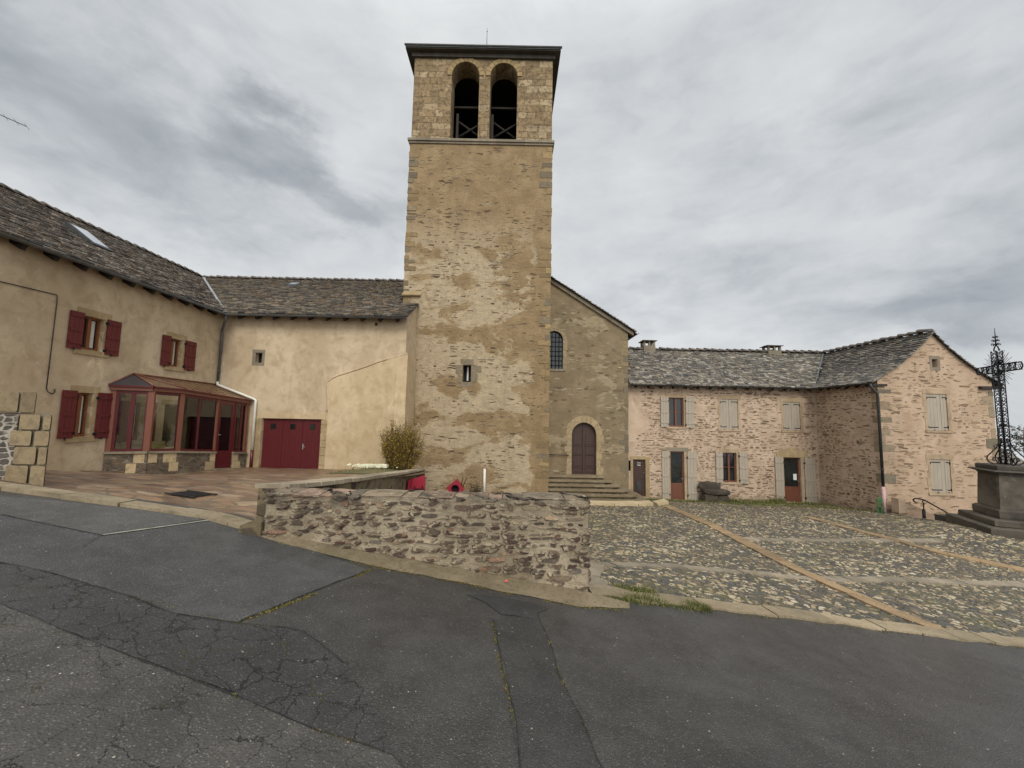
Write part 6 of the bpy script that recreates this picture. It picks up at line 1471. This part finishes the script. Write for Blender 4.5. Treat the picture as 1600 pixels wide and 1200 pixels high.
def bush(root, c, h, r, n_stem, n_leaf, cols, leaf=(.03, .06), seed=1, up=.75):
    rg = random.Random(seed); g = MB(); L = MB()
    for k in range(n_stem):
        a = rg.uniform(0, 6.28); rr = r * math.sqrt(rg.random()); rr *= 1 + .35 * mnoise.noise(Vector((math.cos(a) * 1.5, math.sin(a) * 1.5, seed))); tx, ty = math.cos(a) * rr, math.sin(a) * rr; hh = h * rg.uniform(.55, 1.08) * (1 - .22 * min(1, rr / r) ** 2) * (1 + .3 * mnoise.noise(Vector((tx * 2.2, ty * 2.2, seed))))
        b0 = Vector((c[0] + tx * .25, c[1] + ty * .25, c[2])); pts = [b0]
        for j in range(1, 5):
            s_ = j / 4; pts.append(Vector((c[0] + tx * (.25 + up * s_ ** .8), c[1] + ty * (.25 + up * s_ ** .8), c[2] + hh * s_)) + Vector((rg.gauss(0, .03), rg.gauss(0, .03), 0)))
        g.tube(pts, [.010, .008, .006, .004, .002], 4, False)
        for _ in range(n_leaf):
            s_ = rg.uniform(.18, 1.02); i = min(3, int(s_ * 4)); f = s_ * 4 - i; q = pts[i].lerp(pts[i + 1], min(1.1, f)) + Vector((rg.gauss(0, .05), rg.gauss(0, .05), rg.gauss(0, .03)))
            d = Vector((rg.gauss(0, 1), rg.gauss(0, 1), rg.gauss(.7, .8))).normalized(); e_ = d.cross(Vector((rg.gauss(0, 1), rg.gauss(0, 1), rg.gauss(0, 1)))).normalized(); ln = rg.uniform(*leaf); cc = cols[rg.randrange(len(cols))]; kk = rg.uniform(.7, 1.3); L.col = tuple(x * kk for x in cc)
            L.poly([q, q + d * ln * .5 + e_ * ln * .3, q + d * ln, q + d * ln * .5 - e_ * ln * .3])
    g.build('stem', M['stem'], root); L.build('foliage', M['leaf'], root)
BU = thing('bush', 'upright yellow brown bush at the corner between farmhouse and tower', 'bush', (-4.25, 14.9, -.55))
bush(BU, (-4.25, 14.9, -.6), 1.95, .86, 520, 30, [S(138, 114, 46), S(158, 132, 52), S(112, 92, 46), S(178, 150, 58), S(118, 92, 52)], (.03, .07), 4, .68)
g = MB(); g.smooth = True
g.grid(lambda i, j: (-5.7 + 2.25 * i / 20 , 12.0 + 4.0 * j / 20, ct(-5.7 + 2.25 * i / 20, 12.0 + 4.0 * j / 20) + .02 + .10 * math.sin(math.pi * min(1, i / 16)) * min(1, j / 6)), 20, 20); struct(g, 'flower_bed', M['soil'])
FL = thing('flower_clump', 'clump of small white flowers on the bed beside the bush', 'flowers', (-5.0, 14.2, -.5))
g = MB(); L = MB(); rg = random.Random(8)
for _ in range(260):
    x, y = -5.0 + rg.gauss(0, .32), 14.1 + rg.gauss(0, .3); z = ct(x, y) + .12 + rg.uniform(.05, .16); L.col = S(222, 220, 190); r_ = rg.uniform(.02, .035)
    L.poly([(x + r_ * math.cos(a), y + r_ * math.sin(a) * .6, z + r_ * .6 * math.sin(a)) for a in [2 * math.pi * k / 6 for k in range(6)]])
blades(g, [(-5.0 + rg.gauss(0, .38), 14.1 + rg.gauss(0, .35)) for _ in range(300)], (.08, .2), (.006, .012), GC, lambda x, y: ct(x, y) + .06, 1, .02, rg)
L.build('petals', M['leaf'], FL); g.build('leaves', M['leaf'], FL)
g = MB(); blades(g, [(rg.uniform(-5.7, -3.6), rg.uniform(12.2, 15.9)) for _ in range(900)], (.03, .1), (.006, .012), GC, lambda x, y: ct(x, y) + .04, 1, .02, rg); stuff(g, 'weeds', M['leaf'], 'low weeds on the bed beside the bush', 'weeds')
TP = thing('shrub', 'small dark red flowering shrub beside the white pipe at the tower foot', 'shrub', (-1.55, 17.2, -1.95))
bush(TP, (-1.5, 17.15, -2.0), .85, .26, 26, 22, [S(60, 58, 44), S(84, 48, 44), S(74, 80, 46), S(100, 60, 52)], (.03, .07), 12)

def tree(root, c, h, r, seed, cols, trunk=.16, nl=2600):
    rg = random.Random(seed); g = MB(); L = MB(); c = Vector(c)
    top = c + Vector((0, 0, h)); g.tube([c, c + Vector((.05, 0, h * .35)), c + Vector((-.06, .04, h * .7)), top], [trunk, trunk * .75, trunk * .45, .02], 7)
    tips = []
    for k in range(26):
        z = rg.uniform(.22, .98); a = rg.uniform(0, 6.28); ln = r * (1.05 - z * .75) * rg.uniform(.7, 1.15); b0 = c + Vector((0, 0, h * z)); tip = b0 + Vector((math.cos(a) * ln, math.sin(a) * ln, ln * rg.uniform(.0, .45))); mid = b0.lerp(tip, .5) + Vector((0, 0, .08 * ln)); g.tube([b0, mid, tip], [trunk * .3, trunk * .18, .015], 5, False); tips += [b0.lerp(tip, .45), b0.lerp(tip, .75), tip]
    for _ in range(nl):
        t_ = tips[rg.randrange(len(tips))]; q = t_ + Vector((rg.gauss(0, .28), rg.gauss(0, .28), rg.gauss(0, .2))); d = Vector((rg.gauss(0, 1), rg.gauss(0, 1), rg.gauss(0, 1))).normalized(); e_ = d.orthogonal().normalized(); s_ = rg.uniform(.10, .22); cc = cols[rg.randrange(len(cols))]; kk = rg.uniform(.6, 1.3); L.col = tuple(x * kk for x in cc); L.poly([q, q + d * s_ * .5 + e_ * s_ * .3, q + d * s_, q + d * s_ * .5 - e_ * s_ * .3])
    g.build('trunk', M['stem'], root); L.build('crown', M['leaf'], root)
DK = [S(44, 54, 40), S(58, 66, 46), S(36, 44, 34)]
for (x, y, z, h, r_, sd, lb) in ((50.5, 38, -6.6, 8.2, 2.4, 41, 'dark tree at the far right edge beyond the house roof'), (47.5, 39, -6.6, 6.3, 1.9, 42, 'lower dark tree next to the cross, beyond the far roof')):
    tree(thing('tree', lb, 'tree', (x, y, z), 'far trees right of the cross'), (x, y, z), h, r_, sd, DK)
FHs = thing('far_house', 'grey roofed house far off on the right beyond the cross', 'house', (40, 34, -6))
g = MB(); g.box(34, 44, 32, 38, -7, -2.6); g.build('wall', M['rubble_gable'], FHs)
g = MB(); g.col = (.06, .055, .05)
for sg in (-1, 1): g.poly([(33.6, 35, -.4), (44.4, 35, -.4), (44.4, 35 + sg * 3.5, -2.7), (33.6, 35 + sg * 3.5, -2.7)])
slates(g, (33.6, 31.5, -2.68), (1, 0, 0), (0, .835, .549), lambda u, v: True, (0, 10.8), (0, 4.2), .2, .32, 51, PALR)
g.build('roof', M['slate'], FHs)
SLp = thing('street_lamp', 'grey street lamp head showing right of the cross shaft', 'street lamp', (25.25, 20, -5))
g = MB(); g.tube([(25.25, 20, -5), (25.25, 20, 1.2), (25.3, 20, 1.55), (25.55, 20, 1.66)], .05, 8); g.build('pole', M['zinc'], SLp)
g = MB(); g.smooth = True
g.grid(lambda i, j: (25.5 + .6 * i / 10, 20 + (.16 * (1 - (i / 10) ** 3) * math.cos(math.pi * j / 8)), 1.62 + .16 * (1 - (i / 10) ** 2) * math.sin(math.pi * j / 8)), 10, 8); g.poly([(25.5, 19.84, 1.62), (26.1, 20, 1.62), (25.5, 20.16, 1.62)]); g.build('lamp_head', M['zinc'], SLp)
g = MB(); g.tube([(20.1, 16.5, 1.5), (24, 19, 1.15), (30, 24, .45), (40, 33, .1)], .02, 5); g.build('overhead_cable', M['zinc_dark'], label='thin cable running from the gable past the cross to the right', category='cable')
